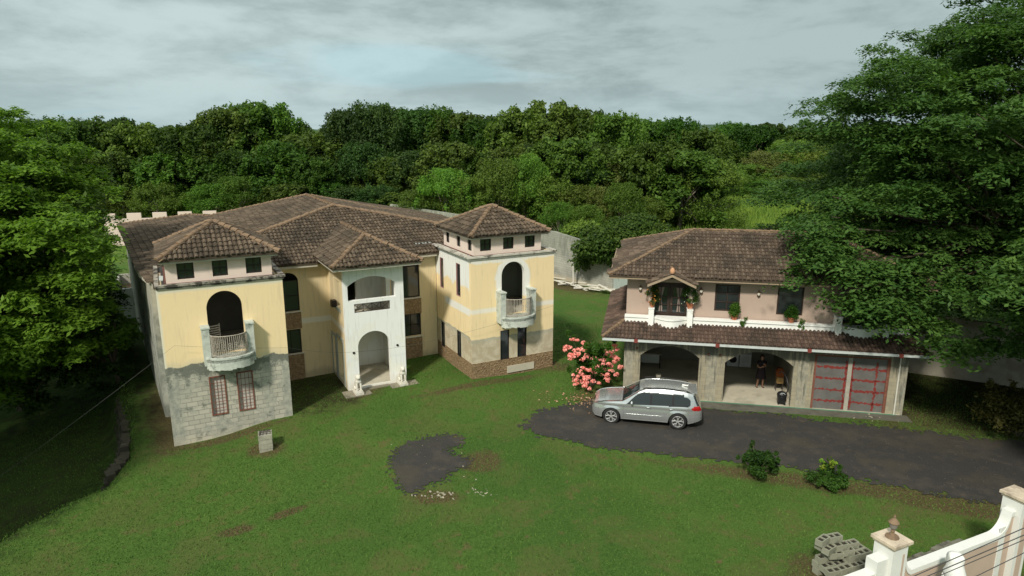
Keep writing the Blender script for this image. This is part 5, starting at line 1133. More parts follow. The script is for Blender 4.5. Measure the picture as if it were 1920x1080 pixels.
NTH=['first','second','third','fourth','fifth','sixth','seventh','eighth','ninth','tenth','eleventh','twelfth']
for (k,x,y,a) in sorted(spots,key=lambda q:(q[0],q[1],q[2])):
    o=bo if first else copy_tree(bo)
    first=False; seen[k]=seen.get(k,0)
    c,s=math.cos(.35),math.sin(.35)
    o.location=(bx+x*c-y*s,by+x*s+y*c,bz+k*.192+.01); tilt=r_.uniform(-.02,.02) if k<3 else r_.uniform(-.06,.06); o.scale=(1.12,1.12,1.0)
    o.rotation_euler=(tilt,tilt*.7,.35+a)
    tag(o,f'hollow grey concrete block, {NTH[seen[k]]} from left in the {LV[k]} layer of the pile','concrete block','blocks piled by the street wall'); seen[k]+=1
# block pillar stub on the lawn
st=empty('block_pillar',(-9.87,25.25,float(gz(-9.87,25.25))),R(20),'stubby hollow concrete block pillar standing on the lawn in bare soil','pillar')
m=MB(); t=.05
for k in range(4):
    w=.25+(.01 if k%2 else 0); z=k*.2-.1; g=.012
    m.box((-w,-w,z),(w,-w+t,z+.2-g)); m.box((-w,w-t,z),(w,w,z+.2-g)); m.box((-w,-w+t,z),(-w+t,w-t,z+.2-g)); m.box((w-t,-w+t,z),(w,w-t,z+.2-g))
m.build('courses',plain('stub_block',(.33,.32,.25),var=.3,scale=5,dirt=((.2,.19,.14),.5,.6)),st)
MB().box((-.2,-.2,.0),(.2,.2,.60)).build('core',M['conc'],st)
m=MB()
for i in range(3): m.tube([(-.2+.13*i,-.24,.71),(-.17+.15*i,.24,.72)],.012,4)
for i in range(3): m.tube([(-.24,-.18+.17*i,.725),(.24,-.16+.17*i,.72)],.012,4)
m.build('rebar',M['iron'],st)
# ---------------- shrubs ----------------
def shrub(name,loc,r,h,m,label,seed,n=2600,size=.12,asp=.5,cat='shrub',group=None):
    r_=random.Random(seed); root=empty(name,loc,0,label,cat,group); lobes=[]
    for i in range(16):
        a=r_.uniform(0,6.28); q=r_.uniform(.1,.8)*r; z=h*r_.uniform(.3,.85)*(1-.3*q/r); l=r*r_.uniform(.18,.36); lobes.append((q*math.cos(a),q*math.sin(a),z,l,l,l*.8,n//16,r_.uniform(.2,.8)))
    for i in range(12):
        a=r_.uniform(0,6.28); q=r*r_.uniform(.4,1.05); lobes.append((q*math.cos(a),q*math.sin(a),h*r_.uniform(.35,1.0),r*.09,r*.09,r*.14,n//60,r_.uniform(.5,.9)))
    link('foliage',crown_mesh('foliage',lobes,m,size,asp,seed,inner=.3),root)
    t=MB()
    for l in lobes[::2]: t.tube([(0,0,-.05),(l[0]*.4,l[1]*.4,l[2]*.5),(l[0],l[1],l[2])],[.02,.015,.008],5)
    t.build('stems',M['bark'],root); return root,lobes
LF['sh']=leafmat('shrub_leaf',(.020,.050,.008),(.055,.110,.015),.25)
shrub('round_shrub',(9.45,23.95,float(gz(9.45,23.95))),.82,1.15,LF['sh'],'loose dark green shrub at the lawn edge below the second carport arch',1,n=4200)
sh2,_=shrub('round_shrub',(11.75,23.2,float(gz(11.75,23.2))),.75,.85,LF['sh'],'shrub with yellow-green tips at the drive edge, right of the other shrub',2,n=4200)
rr_=random.Random(6); lb=[(rr_.uniform(-.6,.4),rr_.uniform(-.3,.5),.75+rr_.random()*.35,.10,.10,.10,30,.7) for _ in range(6)]
tipm=leafmat('tip_leaf',(.07,.15,.012),(.19,.27,.03))
for i_,l_ in enumerate(lb): link('bright_tip',crown_mesh('bright_tip',[l_],tipm,.12,.5,4+i_),sh2)
for i,(x,y,r,h,s,lab) in enumerate([(20.6,30.2,1.6,1.5,'shade shrub just right of the garage downpipe'),(24.6,29.2,1.7,2.0,'scrubby bush in deep shade near the right photo edge'),(22.3,33.5,1.6,1.6,'dark bush before the shaded boundary wall')] and []): pass
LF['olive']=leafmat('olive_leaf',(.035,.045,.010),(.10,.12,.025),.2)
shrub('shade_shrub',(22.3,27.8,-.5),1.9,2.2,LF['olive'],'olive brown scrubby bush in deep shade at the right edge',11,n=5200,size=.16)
# oleander with flowers
ol,lob=shrub('flowering_shrub',(4.05,32.7,float(gz(4.05,32.7))-.05),1.35,2.7,leafmat('oleander_leaf',(.030,.085,.010),(.090,.200,.022),.3),'shrub covered in coral pink blossom beside the carport corner','shrub' and 21,n=12000,size=.16,asp=.38)
r_=random.Random(9); rn=np.random.default_rng(9); Ps=[];Ns=[];Ts=[]
cl=[(-1.35,-.2,2.35),(-1.0,.1,2.65),(-.75,-.3,2.25),(-.45,0,2.5),(-.9,-.5,1.95),(-.35,-.5,1.95),(-1.15,-.45,1.9),(-.1,-.3,2.1),(-.8,-.9,.95),(-.55,-1.0,.7),(-.3,-1.0,.95),(-.75,-.9,1.25),(-.2,-.9,1.3),(.1,-.85,1.55),(.45,-.8,1.6),(.75,-.6,1.5),(1.05,-.4,1.6),(.95,-.2,2.05),(1.2,-.2,2.2),(.7,-.2,2.1),(1.3,-.5,1.3),(.35,-1.0,1.1),(.6,-.9,.95),(-.05,-1.05,.75),(.15,-.7,1.8),(1.15,-.1,1.75),(-.5,-1.05,.5),(.45,-.95,1.35),(-.95,-.85,.75),(.85,-.75,1.2)]
cl+=[(c[0]+r_.uniform(-.3,.3),c[1]+r_.uniform(-.1,.2),c[2]+r_.uniform(-.25,.25)) for c in cl+cl[::2]]
for c in cl:
    n=30; d=rn.normal(size=(n,3)); d/=np.linalg.norm(d,axis=1,keepdims=True); r=r_.uniform(.08,.17)
    Ps.append(np.array(c)*np.array([1,1,.93])+d*r*rn.uniform(.5,1.1,(n,1))*np.array([1.15,1,.75])); Ns.append(d+np.array([0,-.4,.5])); Ts.append(np.clip(rn.normal(.5,.28,n),0,1))
P=np.concatenate(Ps);Nn=np.concatenate(Ns);T=np.concatenate(Ts); V=leaves(P,Nn,.105,.85,rn)
link('blossom',fast_mesh('blossom',V.reshape(-1,3),np.arange(len(P)*4).reshape(-1,4).astype(np.int32),leafmat('coral_petal',(.58,.17,.12),(.80,.48,.37),.25),tint=T),ol)
rn=np.random.default_rng(3); n=260; x=rn.normal(3.6,.9,n); y=rn.normal(30.9,.45,n); P=np.stack([x,y,gz(x,y)+.05],1); V=leaves(P,np.array([[0,0,1.]])+rn.normal(size=(n,3))*.3,.10,.7,rn)
tag(link('fallen_petals',fast_mesh('fallen_petals',V.reshape(-1,3),np.arange(n*4).reshape(n,4).astype(np.int32),leafmat('faded_petal',(.25,.15,.07),(.42,.33,.19),.1),tint=rn.random(n))),'faded fallen petals scattered below the flowering shrub','petals',kind='stuff')
# ivy mound over the rear wall
def mound(name,c,r,label,seed,n,m,size):
    root=empty(name,(c[0],c[1],0),0,label,'plant'); r_=random.Random(seed); lobes=[]
    for i in range(60):
        a=r_.uniform(0,6.28); e_=r_.uniform(0,1.5); q=math.cos(e_); lobes.append((r[0]*q*math.cos(a)*.85,r[1]*q*math.sin(a)*.85,r[2]*math.sin(e_)*.85+.3,1.1,1.1,.8,n//60,r_.uniform(.25,.75)))
    lobes=[l for l in lobes if not (l[1]<.2 and l[2]<2.6)]
    if label.startswith('dome'): lobes+=[(r_.uniform(-4.6,.6),r_.uniform(-2.6,.4),r_.uniform(2.9,4.6),.95,.9,.8,n//60,r_.uniform(.25,.75)) for _ in range(24)]
    link('foliage',crown_mesh('foliage',lobes,m,size,.6,seed,inner=.3),root)
    MB().tube([(0,0,-.3),(0,0,r[2]*.5),(.3,.2,r[2]*.9)],[.2,.15,.05],7).build('trunk',M['bark'],root)
mound('ivy_mound',(10.0,55.2),(5.2,3.4,5.8),'dome of dark green creeper spilling over the rear wall left of the garage roof',5,40000,leafmat('creeper_leaf',(.024,.075,.010),(.080,.170,.022),.3),.26)
mound('creeper_clump',(6.3,60.8),(2.8,1.3,4.6),'lower bright green creeper clump behind the rear wall, left of the dark dome',6,9000,LF['L'],.26)
# ---------------- potted plants on the balconies ----------------
def potted(u,v,z,s,h,lab,seed,flower=None,trail=False):
    w=GR.xy(u,v); root=empty('potted_plant',(w[0],w[1],z),0,lab,'potted plant','pots on the garage house parapet')
    MB().lathe([(.10*s,0),(.15*s,.20*s),(.165*s,.20*s),(.165*s,.26*s),(.14*s,.26*s),(.13*s,.22*s)],k=14).build('pot',M['terra'],root)
    r_=random.Random(seed); lobes=[]
    for i in range(18):
        a=r_.uniform(0,6.28); zz=.26*s+h*r_.uniform(.0,1); q=.26*s*(1-.45*(zz/h if h else 0))*r_.uniform(.2,1.1); lobes.append((q*1.25*math.cos(a),q*1.25*math.sin(a),zz,.20,.20,.17,110,r_.uniform(.3,.8)))
    if trail:
        for i in range(9): a=r_.uniform(-.6,.6)-.5; lobes.append((.25+.3*math.cos(a)*r_.random(),-.25-.08*r_.random(),.15-r_.random()*.35,.09,.07,.13,26,r_.uniform(.5,.9)))
    link('foliage',crown_mesh('foliage',lobes,LF['sh'] if not trail else LF['E'],.085,.5,seed,inner=.2),root)
    if flower:
        rn=np.random.default_rng(seed); n=40; P=np.stack([rn.normal(0,.2,n),rn.normal(-.05,.16,n),.3+rn.random(n)*h*.8],1); V=leaves(P,rn.normal(size=(n,3))+np.array([0,-1,.5]),.07,.9,rn)
        link('flowers',fast_mesh('flowers',V.reshape(-1,3),np.arange(n*4).reshape(n,4).astype(np.int32),leafmat('f%d'%seed,flower[0],flower[1],.2),tint=rn.random(n)),root)
potted(1.23,.62,4.125,1.15,.95,'potted shrub with orange flowers on the pier left of the gabled door',1,((.6,.18,.05),(.8,.4,.1)))
potted(3.09,.62,4.125,1.15,1.15,'potted shrub with white flowers on the pier right of the gabled door',2,((.7,.7,.6),(.8,.8,.75)))
potted(5.22,.76,3.645,1.1,.45,'trailing plant in a clay pot below the curtained upstairs window',3,trail=True)
potted(7.85,.76,3.645,1.0,.55,'bushy pot plant below the shuttered upstairs window',4,trail=True)
potted(12.0,.62,4.125,1.15,.85,'dark potted shrub on the right balcony pier under the tree',5,((.6,.5,.2),(.7,.6,.3)))
# ---------------- lumber, rubble, rocks ----------------
bd=MB(); bd.box((-.9,-.06,-.02),(.9,.06,.02)); b0=bd.build('board',plain('whitewashed_board',(.66,.63,.55),var=.2,dirt=((.35,.3,.22),.55,.5))); r_=random.Random(17)
NB=22
PL=['at the left end','left of the upright board','under the middle','on top of the middle','in the crossed middle','right of the middle','near the right end','at the right end']
for i in range(NB):
    o=b0 if i==0 else b0.copy()
    if i: col.objects.link(o)
    t=i/(NB-1); x=3.9+4.0*t+r_.uniform(-.3,.3); y=56.2-3.6*t+r_.uniform(-.7,.3)
    o.location=(x,y,.08+r_.random()*.45); o.rotation_euler=(r_.uniform(-.1,.1),r_.uniform(-.22,.22),r_.uniform(-1.0,.5)); o.scale=(r_.uniform(.3,.95),r_.uniform(.8,1.8),1.5)
    if i==6: o.rotation_euler=(0,R(88),.3); o.location=(x,y,.9); o.scale=(.9,1.6,1.5)
    ln='long' if o.scale[0]>.85 else 'short'
    tag(o,(f'{ln} whitewashed board, {NTH[i%11]} from left in the '+('left' if i<11 else 'right')+' half of the timber heap') if i!=6 else 'whitewashed board standing upright in the timber heap by the rear wall','board','boards heaped by the rear wall')
def rubble(c,n,rx,ry,label,seed,s=.08):
    r_=random.Random(seed); m=MB()
    for i in range(n):
        x=c[0]+r_.gauss(0,rx); y=c[1]+r_.gauss(0,ry); z=float(gz(x,y)); q=s*r_.uniform(.4,1.6); Mx=Matrix.Translation((x,y,z+q*.1))@Matrix.Rotation(r_.uniform(0,6),4,(r_.random(),r_.random(),1)); 
        m.lathe([(0.01,-q*.4),(q*.8,-q*.2),(q,.1*q),(q*.5,q*.45)],k=5); 
        for k in range(len(m.v)-20,len(m.v)): m.v[k]=tuple(Mx@Vector(m.v[k]))
    return tag(m.build('rubble',plain('pale_stone',(.36,.33,.25),var=.3,scale=5)),label,'stones',kind='stuff')
rubble((-2.65,22.0),34,.32,.12,'whitish stones strewn at the lower edge of the gravel patch',1,.045)
rubble((-1.05,22.2),24,.22,.13,'pale stones in the grass right of the gravel patch',2,.03)
rubble((16.9,30.0),16,.5,.3,'a few bricks and stones by the garage downpipe foot',3,.05)
rubble((-2.9,24.2),26,1.0,1.2,'scattered white pebbles on the dark gravel patch',4,.03)
# ---------------- cables ----------------
def cable(pts,r,label,m,name='cable',group=None,sag=0):
    P=[]
    for a,b in zip(pts[:-1],pts[1:]):
        a=Vector(a);b=Vector(b)
        for k in range(8): t=k/8; q=a.lerp(b,t); q.z-=sag*4*t*(1-t); P.append(q)
    P.append(Vector(pts[-1])); return tag(MB().tube(P,r,5).build(name,m),label,'cable',group)
blk=plain('black_cable',(.03,.03,.032),rough=.5,bs=0); gry=plain('grey_cable',(.11,.11,.10),bs=0)
cable([(-17.27,21,1.31),(-13.35,25.78,4.38),(-9.54,27.76,3.65),(-7.97,30.3,2.58),(-5.21,31.75,2.43),(-1.93,31.73,3.22),(2.08,33.81,3.93),(4.01,38,1.99),(5.75,33.25,4.37)],.004,'thin grey wire strung past the villa front to the garage house',gry,sag=.05)
for i,(a,b,lab) in enumerate([((7.38,11,4.73),(9.22,11,5.71),'highest of the four black cables over the street wall'),((7.28,10.5,5.09),(8.82,10.5,5.89),'second highest black cable over the street wall'),((7.11,10,5.45),(8.42,10,6.13),'third black cable down, over the street wall'),((7.35,9.5,5.81),(8.04,9.5,6.23),'lowest of the four black cables, nearest the photo corner')]):
    a=Vector(a);b=Vector(b); d=b-a; cable([tuple(a-d*3),tuple(a),tuple(b),tuple(b+d*3)],.009 if i<2 else .007,lab,blk,group='cables above the street wall')
# ======================= SUV =======================
def lerp_tab(tab):
    xs=[t[0] for t in tab]; ys=[t[1] for t in tab]; return lambda x: float(np.interp(x,xs,ys))
top_=lerp_tab([(0,.70),(.03,.80),(.10,.88),(.25,.96),(.6,1.035),(1.0,1.08),(1.38,1.12),(1.62,1.27),(1.9,1.46),(2.12,1.60),(2.3,1.665),(2.6,1.71),(3.0,1.735),(3.5,1.73),(3.9,1.70),(4.25,1.645),(4.45,1.60),(4.52,1.50),(4.62,1.28),(4.72,1.08),(4.78,.98),(4.83,.85),(4.85,.70)])
wid_=lerp_tab([(0,.60),(.06,.70),(.15,.78),(.35,.87),(.7,.925),(1.2,.945),(2.5,.955),(3.6,.955),(4.2,.925),(4.5,.86),(4.68,.78),(4.78,.70),(4.85,.58)])
def bot_(x):
    b=float(np.interp(x,[0,.12,.45,.5,4.3,4.5,4.85],[.42,.30,.27,.27,.27,.32,.42]))
    for c in (.88,3.81):
        d=abs(x-c)
        if d<.425: b=max(b,.36+math.sqrt(.425**2-d*d))
    return b
def belt_(x): return min(top_(x)-.012,float(np.interp(x,[0,.3,1.3,2.5,4.3,4.6,4.85],[.66,.86,.99,1.03,1.09,1.06,.66])))
def yy_(x,z):
    w=wid_(x); f=float(np.interp(z,[.25,.40,.55,.75,.88,.93,1.0,1.08,1.3,1.5,1.64,1.74],[.93,.965,.985,.985,.965,.985,.975,.945,.87,.80,.73,.66]))
    fl=0
    for c in (.88,3.81):
        d=math.hypot(x-c,z-.36)
        if .40<d<.56: fl=max(fl,.022*(1-(d-.40)/.16))
    return w*f+fl
xs=sorted(set([round(x,4) for x in np.linspace(0,4.85,220)]+[.88-.425,.88+.425,3.81-.425,3.81+.425,.88-.40,.88+.40,3.81-.4,3.81+.4]))
n1,n2=16,26
cols=[]
for x in xs:
    b,be,t=bot_(x),belt_(x),top_(x); b=min(b,be-.02)
    z=[b+(be-b)*(k/n1) for k in range(n1+1)]+[be+(t-be)*(k/n2) for k in range(1,n2+1)]
    cols.append([(x,yy_(x,q),q) for q in z])
parts={}
def addf(part,pts): parts.setdefault(part,[]).append(pts)
def side_part(x,z):
    A=1.44+(z-1.0)*.98
    be=belt_(x)
    topg=top_(x)-.085
    if be+.015<z<topg and A+.10<x and z<1.56:
        # glass zone with rounded rear quarter window
        if x<4.02 or (x<4.32 and math.hypot((x-4.02)/.32,(z-1.24)/.24)<1):
            for p_ in (2.62,3.56): 
                if abs(x-p_)<.045: return 'window_trim'
            return 'side_window'
    if z>1.10 and z<1.56 and x>4.40+(1.58-z)*.42: return 'rear_window'
    if be-.02<z<be+.02 and 1.5<x<4.3: return 'window_trim'
    if .10<x<.52 and .70<z<.86: return 'headlight'
    if 4.36+abs(z-.98)*1.2<x and .87<z<1.09: return 'tail_light'
    if z<.33: return 'sill'
    return 'body'
for sgn in (-1,1):
    for i in range(len(xs)-1):
        for k in range(n1+n2):
            a,b,c,d=cols[i][k],cols[i+1][k],cols[i+1][k+1],cols[i][k+1]
            mx=(a[0]+b[0])/2; mz=(a[2]+b[2]+c[2]+d[2])/4; q=[(p[0],sgn*p[1],p[2]) for p in (a,b,c,d)]
            addf(side_part(mx,mz),q if sgn<0 else q[::-1])
nc=12
def toprow(i):
    x,y,z=cols[i][-1]; cr=.035 if 2.1<x<4.5 else (.05 if x<1.3 else .06); cr*=min(1,x/.3,(4.85-x)/.1+.1)
    return [(x+ (-.10*(1-(1-2*k/nc)**2) if 1.38<x<2.2 else 0)*(1 if x>1.4 else 0)*.5,y-2*y*k/nc,z+cr*(1-(1-2*k/nc)**2)) for k in range(nc+1)]
rows=[toprow(i) for i in range(len(xs))]
for i in range(len(xs)-1):
    mx=(xs[i]+xs[i+1])/2
    for k in range(nc):
        pt='body'
        if 1.43<mx<2.13 and 0<k<nc-1: pt='windshield'
        elif 1.34<mx<=1.43: pt='window_trim'
        elif 4.50<mx<4.72 and 0<k<nc-1: pt='rear_window'
        elif mx<.10 and 3<k<8: pt='grille'
        addf(pt,[rows[i][k],rows[i+1][k],rows[i+1][k+1],rows[i][k+1]])
for i,pt in ((0,'body'),(len(xs)-1,'body')):
    for k in range(n1+n2):
        a,b=cols[i][k],cols[i][k+1]; z=(a[2]+b[2])/2
        addf('grille' if (i==0 and z<.62) else ('sill' if z<.45 else 'body'),[a,b,(b[0],-b[1],b[2]),(a[0],-a[1],a[2])])
def paint(N,p,o):
    p.inputs['Base Color'].default_value=(.66,.69,.68,1); p.inputs['Metallic'].default_value=.75; p.inputs['Roughness'].default_value=.24; p.inputs['Coat Weight'].default_value=.6; p.inputs['Coat Roughness'].default_value=.06
MP={'body':mat('silver_paint',paint),'side_window':M['glass'],'windshield':M['glass'],'rear_window':M['glass'],'window_trim':plain('black_trim',(.02,.02,.022),rough=.35,bs=0),'grille':plain('black_grille',(.02,.02,.02),rough=.4,bs=0),
 'headlight':plain('headlight_lens',(.28,.32,.28),rough=.12,bs=0,spec=.6),'tail_light':plain('red_lens',(.40,.012,.012),rough=.15,bs=0,spec=.6),'sill':plain('silver_sill',(.36,.37,.36),rough=.4,metal=.3,bs=0)}
gzc=float(gz(6,28.3))+.03
e_=Vector((.9785,-.206,0)); n_=Vector((.206,.9785,0)); fwp=Vector((4.47,28.70,0)); org=fwp-e_*.88+n_*.94; org.z=gzc
CAR=empty('parked_car',org,math.atan2(e_.y,e_.x),'silver five-door SUV with dark glass parked in front of the carport','car')
def weld(polys):
    vd={};V=[];F=[]
    for p in polys:
        f=[]
        for q in p:
            k=(round(q[0],4),round(q[1],4),round(q[2],4))
            if k not in vd: vd[k]=len(V); V.append(q)
            f.append(vd[k])
        f2=[]
        for i in f:
            if i not in f2: f2.append(i)
        if len(f2)>=3: F.append(tuple(f2))
    return V,F
def cpart(nm,polys,m):
    V,F=weld(polys); o=link(nm,fast_mesh(nm,V,F,m,smooth=True),CAR); return o
for nm,pl in parts.items():
    if nm in('headlight','tail_light','side_window'):
        for s in (-1,1): cpart(nm,[p for p in pl if p[0][1]*s>0],MP[nm])
    else: cpart(nm,pl,MP[nm])
MB().box((.3,-.78,.30),(4.6,.78,.62)).box((1.4,-.70,.62),(4.5,.70,.98)).build('underbody',MP['grille'],CAR)
# interior seats seen darkly through the glass are left to the glass tone
def wheel(x,s):
    w=empty('wheel',(x,s*.84,.375)); w.parent=CAR
    k=28; m=MB(); prof=[(.25,-.11),(.29,-.125),(.345,-.125),(.368,-.10),(.375,-.05),(.375,.05),(.368,.10),(.345,.125),(.29,.125),(.25,.11)]
    m.lathe(prof,k=k); m.f=m.f[:-2]; m.t=m.t[:-2]; m.build('tyre',plain('rubber',(.022,.022,.022),rough=.8,bs=0),w,smooth=False,rot=(R(90),0,0))
    r=MB(); r.lathe([(.255,-.10),(.258,.105),(.245,.11),(.24,.06),(.06,.03),(.06,-.03)],k=k); r.build('wheel_well',plain('wheel_dark',(.05,.05,.05),rough=.5,bs=0),w,rot=(R(90),0,0))
    q=MB(); out=-.118 if s<0 else .118
    for i in range(5):
        a=2*math.pi*i/5+.3
        for da in (-.20,.20):
            q.tube([(.055*math.cos(a),out*.86,.055*math.sin(a)),(.14*math.cos(a+da*.5),out*.9,.14*math.sin(a+da*.5)),(.248*math.cos(a+da*1.5),out*.93,.248*math.sin(a+da*1.5))],[.026,.019,.021],6)
    q.tube([(.25*math.cos(2*math.pi*i/24),out*.95,.25*math.sin(2*math.pi*i/24)) for i in range(25)],.014,6,cap=False)
    q.lathe([(0.001,0),(.055,0),(.05,.02),(0.001,.025)],k=12)
    for i in range(len(q.v)-48,len(q.v)): v=q.v[i]; q.v[i]=(v[0],out*.9+(-v[2] if s<0 else v[2]),v[1])
    q.build('rim',plain('alloy',(.50,.50,.49),rough=.35,metal=.5,bs=0),w)
for x in (.88,3.81):
    for s in (-1,1): wheel(x,s)
for s in (-1,1):
    m=MB(); m.lathe([(.02,-.10),(.075,-.08),(.09,0),(.075,.08),(.02,.10)],k=10); o=m.build('wing_mirror',MP['body'],CAR,smooth=True,loc=(1.78,s*1.0,1.10),rot=(R(90),0,R(8*s))); o.scale=(.7,.9,1)
    m=MB(); m.tube([(2.25,s*.70,1.715),(2.35,s*.70,1.765),(3.2,s*.69,1.795),(4.1,s*.66,1.735),(4.25,s*.65,1.68)],.018,6); m.build('roof_rail',MP['window_trim'],CAR,smooth=True)
    for x in (2.50,3.50): m=MB(); yq=yy_(x,.93)*s; m.tube([(x-.09,yq,.925),(x,yq+.028*s,.93),(x+.09,yq,.925)],.017,6); m.build('door_handle',MP['body'],CAR,smooth=True)
    m=MB(); 
    pts=[(x,s*(yy_(x,.56)+.008),.555+.02*(x-1.4)/2) for x in np.linspace(1.45,3.25,10)]; m.tube(pts,.007,5); m.build('side_moulding',MP['body'],CAR,smooth=True)
m=MB()
for x in (1.42,2.60,3.42):
    for z0_,z1_ in ((.40,.60),(.60,.80),(.80,1.0)): m.tube([(x,-(yy_(x,z0_)+.0005),z0_),(x,-(yy_(x,z1_)+.0005),z1_)],.004,4)
m.build('door_gap',MP['grille'],CAR)
m=MB(); m.box((4.05,-.04,1.735),(4.22,.04,1.80)); m.prism([(3.95,-.01),(4.2,-.045),(4.2,.045)],1.73,1.80); m.build('antenna_fin',WP,CAR)
m=MB(); m.box((4.30,-.60,1.60),(4.60,.60,1.635)); m.build('spoiler',MP['body'],CAR)
m=MB(); m.box((.62,-.5,1.058),(.63,-.35,1.06)); 
# ======================= PERSON =======================
px_,py_=GR.xy(7.0,2.5)
PE=empty('person',(px_,py_,GB+.0),GR.a+.15,'person in a dark knee-length dress and sandals standing inside the right carport','person')
SK=plain('skin',(.36,.20,.13),rough=.6,var=.04,bs=0); DR=plain('dark_dress',(.025,.018,.022),var=.2); HR=plain('dark_hair',(.02,.014,.011),rough=.5)
V=[(0,0,.93,.125),(0,0,1.05,.11),(0,-.01,1.20,.12),(0,-.01,1.36,.115),(0,.0,1.46,.055),(0,-.005,1.54,.06),(0,-.01,1.62,.088),(0,-.01,1.70,.07),
 (.15,0,1.38,.055),(.22,-.02,1.16,.045),(.14,-.22,1.22,.036),(.04,-.26,1.34,.028),(-.15,0,1.38,.055),(-.22,-.02,1.14,.045),(-.12,-.20,1.12,.036),(-.02,-.26,1.20,.028),
 (.09,0,.86,.095),(.11,-.02,.50,.062),(.11,-.03,.30,.055),(.12,.01,.08,.038),(.13,-.13,.035,.035),(-.09,0,.86,.095),(-.13,.0,.50,.062),(-.14,.0,.30,.055),(-.16,.03,.08,.038),(-.20,-.10,.035,.035)]
E_=[(0,1),(1,2),(2,3),(3,4),(4,5),(5,6),(6,7),(3,8),(8,9),(9,10),(10,11),(3,12),(12,13),(13,14),(14,15),(0,16),(16,17),(17,18),(18,19),(19,20),(0,21),(21,22),(22,23),(23,24),(24,25)]
# fingers
for hi,(hx,hy,hz,sx) in ((11,(.04,-.26,1.34,-1)),(15,(-.02,-.26,1.20,1))):
    for f in range(4):
        b=len(V); V.append((hx+sx*.02+(f-1.5)*.004,hy-.03,hz+.022-.015*f,.010)); V.append((hx+sx*.055,hy-.045,hz+.024-.016*f,.009)); V.append((hx+sx*(.075-.004*f),hy-.03,hz+.018-.016*f,.008)); E_+= [(hi,b),(b,b+1),(b+1,b+2)]
    b=len(V); V.append((hx-sx*.005,hy-.02,hz+.045,.010)); V.append((hx+sx*.02,hy-.035,hz+.065,.009)); E_+=[(hi,b),(b,b+1)]
skin('body',V,E_,SK,PE)
m=MB(); k=24; prof=[(.27,.47),(.255,.60),(.215,.85),(.175,1.02),(.165,1.12),(.185,1.28),(.18,1.40),(.10,1.47)]
m.lathe(prof,k=k); m.f=m.f[:-2]; m.t=m.t[:-2]
for i,v in enumerate(m.v): m.v[i]=(v[0]*(1+.06*math.cos(5*math.atan2(v[1],v[0]))*(1.1-v[2] if v[2]<1 else 0)),v[1]*.72,v[2])
m.build('dress',DR,PE,smooth=True)
for s in (-1,1): MB().tube([(s*.14,0,1.41),(s*.19,-.01,1.30),(s*.215,-.02,1.22)],[.065,.068,.062],10).build('sleeve',DR,PE,smooth=True)
m=MB(); m.lathe([(.02,.115),(.07,.09),(.098,.03),(.098,-.04),(.085,-.13),(.05,-.16)],k=14); m.build('hair',HR,PE,smooth=True,loc=(0,.035,1.66))
for s,x,y in ((1,.13,-.07),(-1,-.185,-.04)): MB().prism([(x-.045,y-.12),(x+.045,y-.12),(x+.04,y+.13),(x-.04,y+.13)],.0,.02).build('sandal',M['dark'],PE)
for s in (-1,1): MB().lathe([(.002,-.008),(.009,0),(.002,.008)],k=6).build('eye',M['dark'],PE,loc=(s*.033,-.093,1.64))
# ---------------- carport contents ----------------
VAC=empty('shop_vacuum',GR.xy(7.66,.30)+(GB,),GR.a,'black drum vacuum cleaner with a raised hose at the right carport opening','vacuum cleaner')
bp_=plain('black_plastic',(.018,.018,.02),rough=.3,bs=0)
MB().lathe([(.15,.06),(.20,.10),(.22,.40),(.23,.44)],k=20).build('drum',bp_,VAC,smooth=True)
MB().lathe([(.235,.44),(.235,.50),(.20,.58),(.10,.64),(.04,.65)],k=20).build('lid',bp_,VAC,smooth=True)
for a in range(4): MB().lathe([(.01,-.02),(.05,-.02),(.05,.02),(.01,.02)],k=10).build('caster',bp_,VAC,loc=(.2*math.cos(a*1.57+.7),.2*math.sin(a*1.57+.7),.05),rot=(R(90),0,a))
MB().tube([(.18,0,.5),(.30,.1,.8),(.22,.35,1.25),(.05,.7,1.45),(-.05,.9,1.25)],.028,8).build('hose',bp_,VAC,smooth=True)
MB().tube([(-.12,-.16,.55),(-.06,-.18,.62),(.06,-.18,.62),(.12,-.16,.55)],.015,6).build('handle',M['gutter'],VAC)
T=empty('tool_trolley',GR.xy(7.86,2.2)+(GB,),GR.a,'orange and yellow machine on a small stand behind the vacuum cleaner','machine')
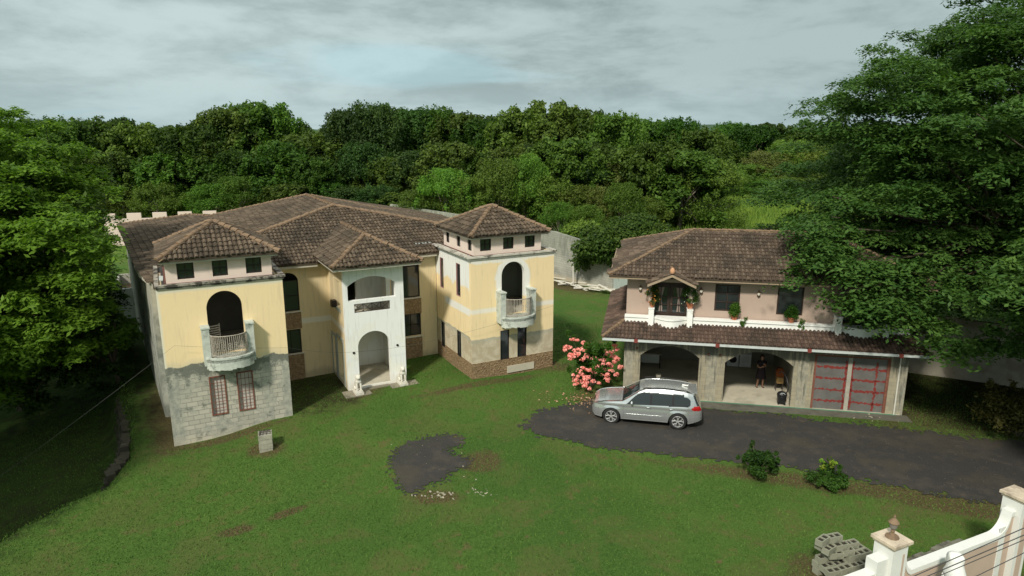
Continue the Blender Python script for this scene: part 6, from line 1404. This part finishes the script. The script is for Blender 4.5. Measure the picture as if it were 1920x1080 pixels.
og=plain('orange_plastic',(.25,.07,.02),rough=.4,bs=0); yl=plain('tan_box',(.30,.19,.07),rough=.6,bs=0)
MB().box((-.18,-.15,.75),(.18,.15,1.10)).box((-.12,-.12,1.101),(.12,.12,1.2)).build('housing',og,T)
MB().box((-.15,-.18,.42),(.17,.12,.745)).build('case',yl,T)
for x in (-.16,.16):
    for y in (-.12,.12): MB().box((x-.015,y-.015,0),(x+.015,y+.015,.42)).build('leg',M['iron'],T)
for i,(u,lab) in enumerate(((5.95,'white front-loading washing machine with a dark round door in the carport'),(6.62,'plain white dryer right of the washing machine in the carport'))):
    W_=empty('washing_machine' if i==0 else 'dryer',GR.xy(u,5.7)+(GB,),GR.a,lab,'appliance')
    MB().box((-.31,-.3,.04),(.31,.3,.90)).build('casing',plain('enamel',(.62,.63,.62),rough=.3,bs=0),W_)
    MB().box((-.30,-.31,.78),(.30,-.301,.88)).build('control_panel',plain('panel_grey',(.35,.36,.37),bs=0),W_)
    if i==0: MB().lathe([(.002,0),(.19,0),(.20,.02),(.17,.045),(.002,.05)],k=20).build('door',bp_,W_,loc=(0,-.301,.45),rot=(R(90),0,0))
    else: MB().box((-.2,-.315,.3),(.2,-.301,.7)).build('door',plain('dryer_door',(.55,.56,.55),bs=0),W_)
B_=empty('workbench',GR.xy(1.35,4.6)+(GB,),GR.a,'grey cluttered workbench at the back of the left carport','workbench')
MB().box((-.6,-.3,.80),(.6,.3,.86)).build('top',M['conc'],B_)
for x in (-.55,.55):
    for y in (-.25,.25): MB().box((x-.03,y-.03,0),(x+.03,y+.03,.80)).build('leg',M['iron'],B_)
MB().box((-.5,-.25,.3),(.5,.25,.78)).build('cabinet',M['gutter'],B_)
c=empty('bucket',GR.xy(1.8,2.6)+(GB,),GR.a,'small pale bucket on the left carport floor','bucket')
MB().lathe([(.11,0),(.15,.28),(.155,.30)],k=14).build('pail',M['lglass'],c); MB().tube([(-.15,0,.29),(-.1,0,.40),(.1,0,.40),(.15,0,.29)],.006,5).build('handle',M['iron'],c)
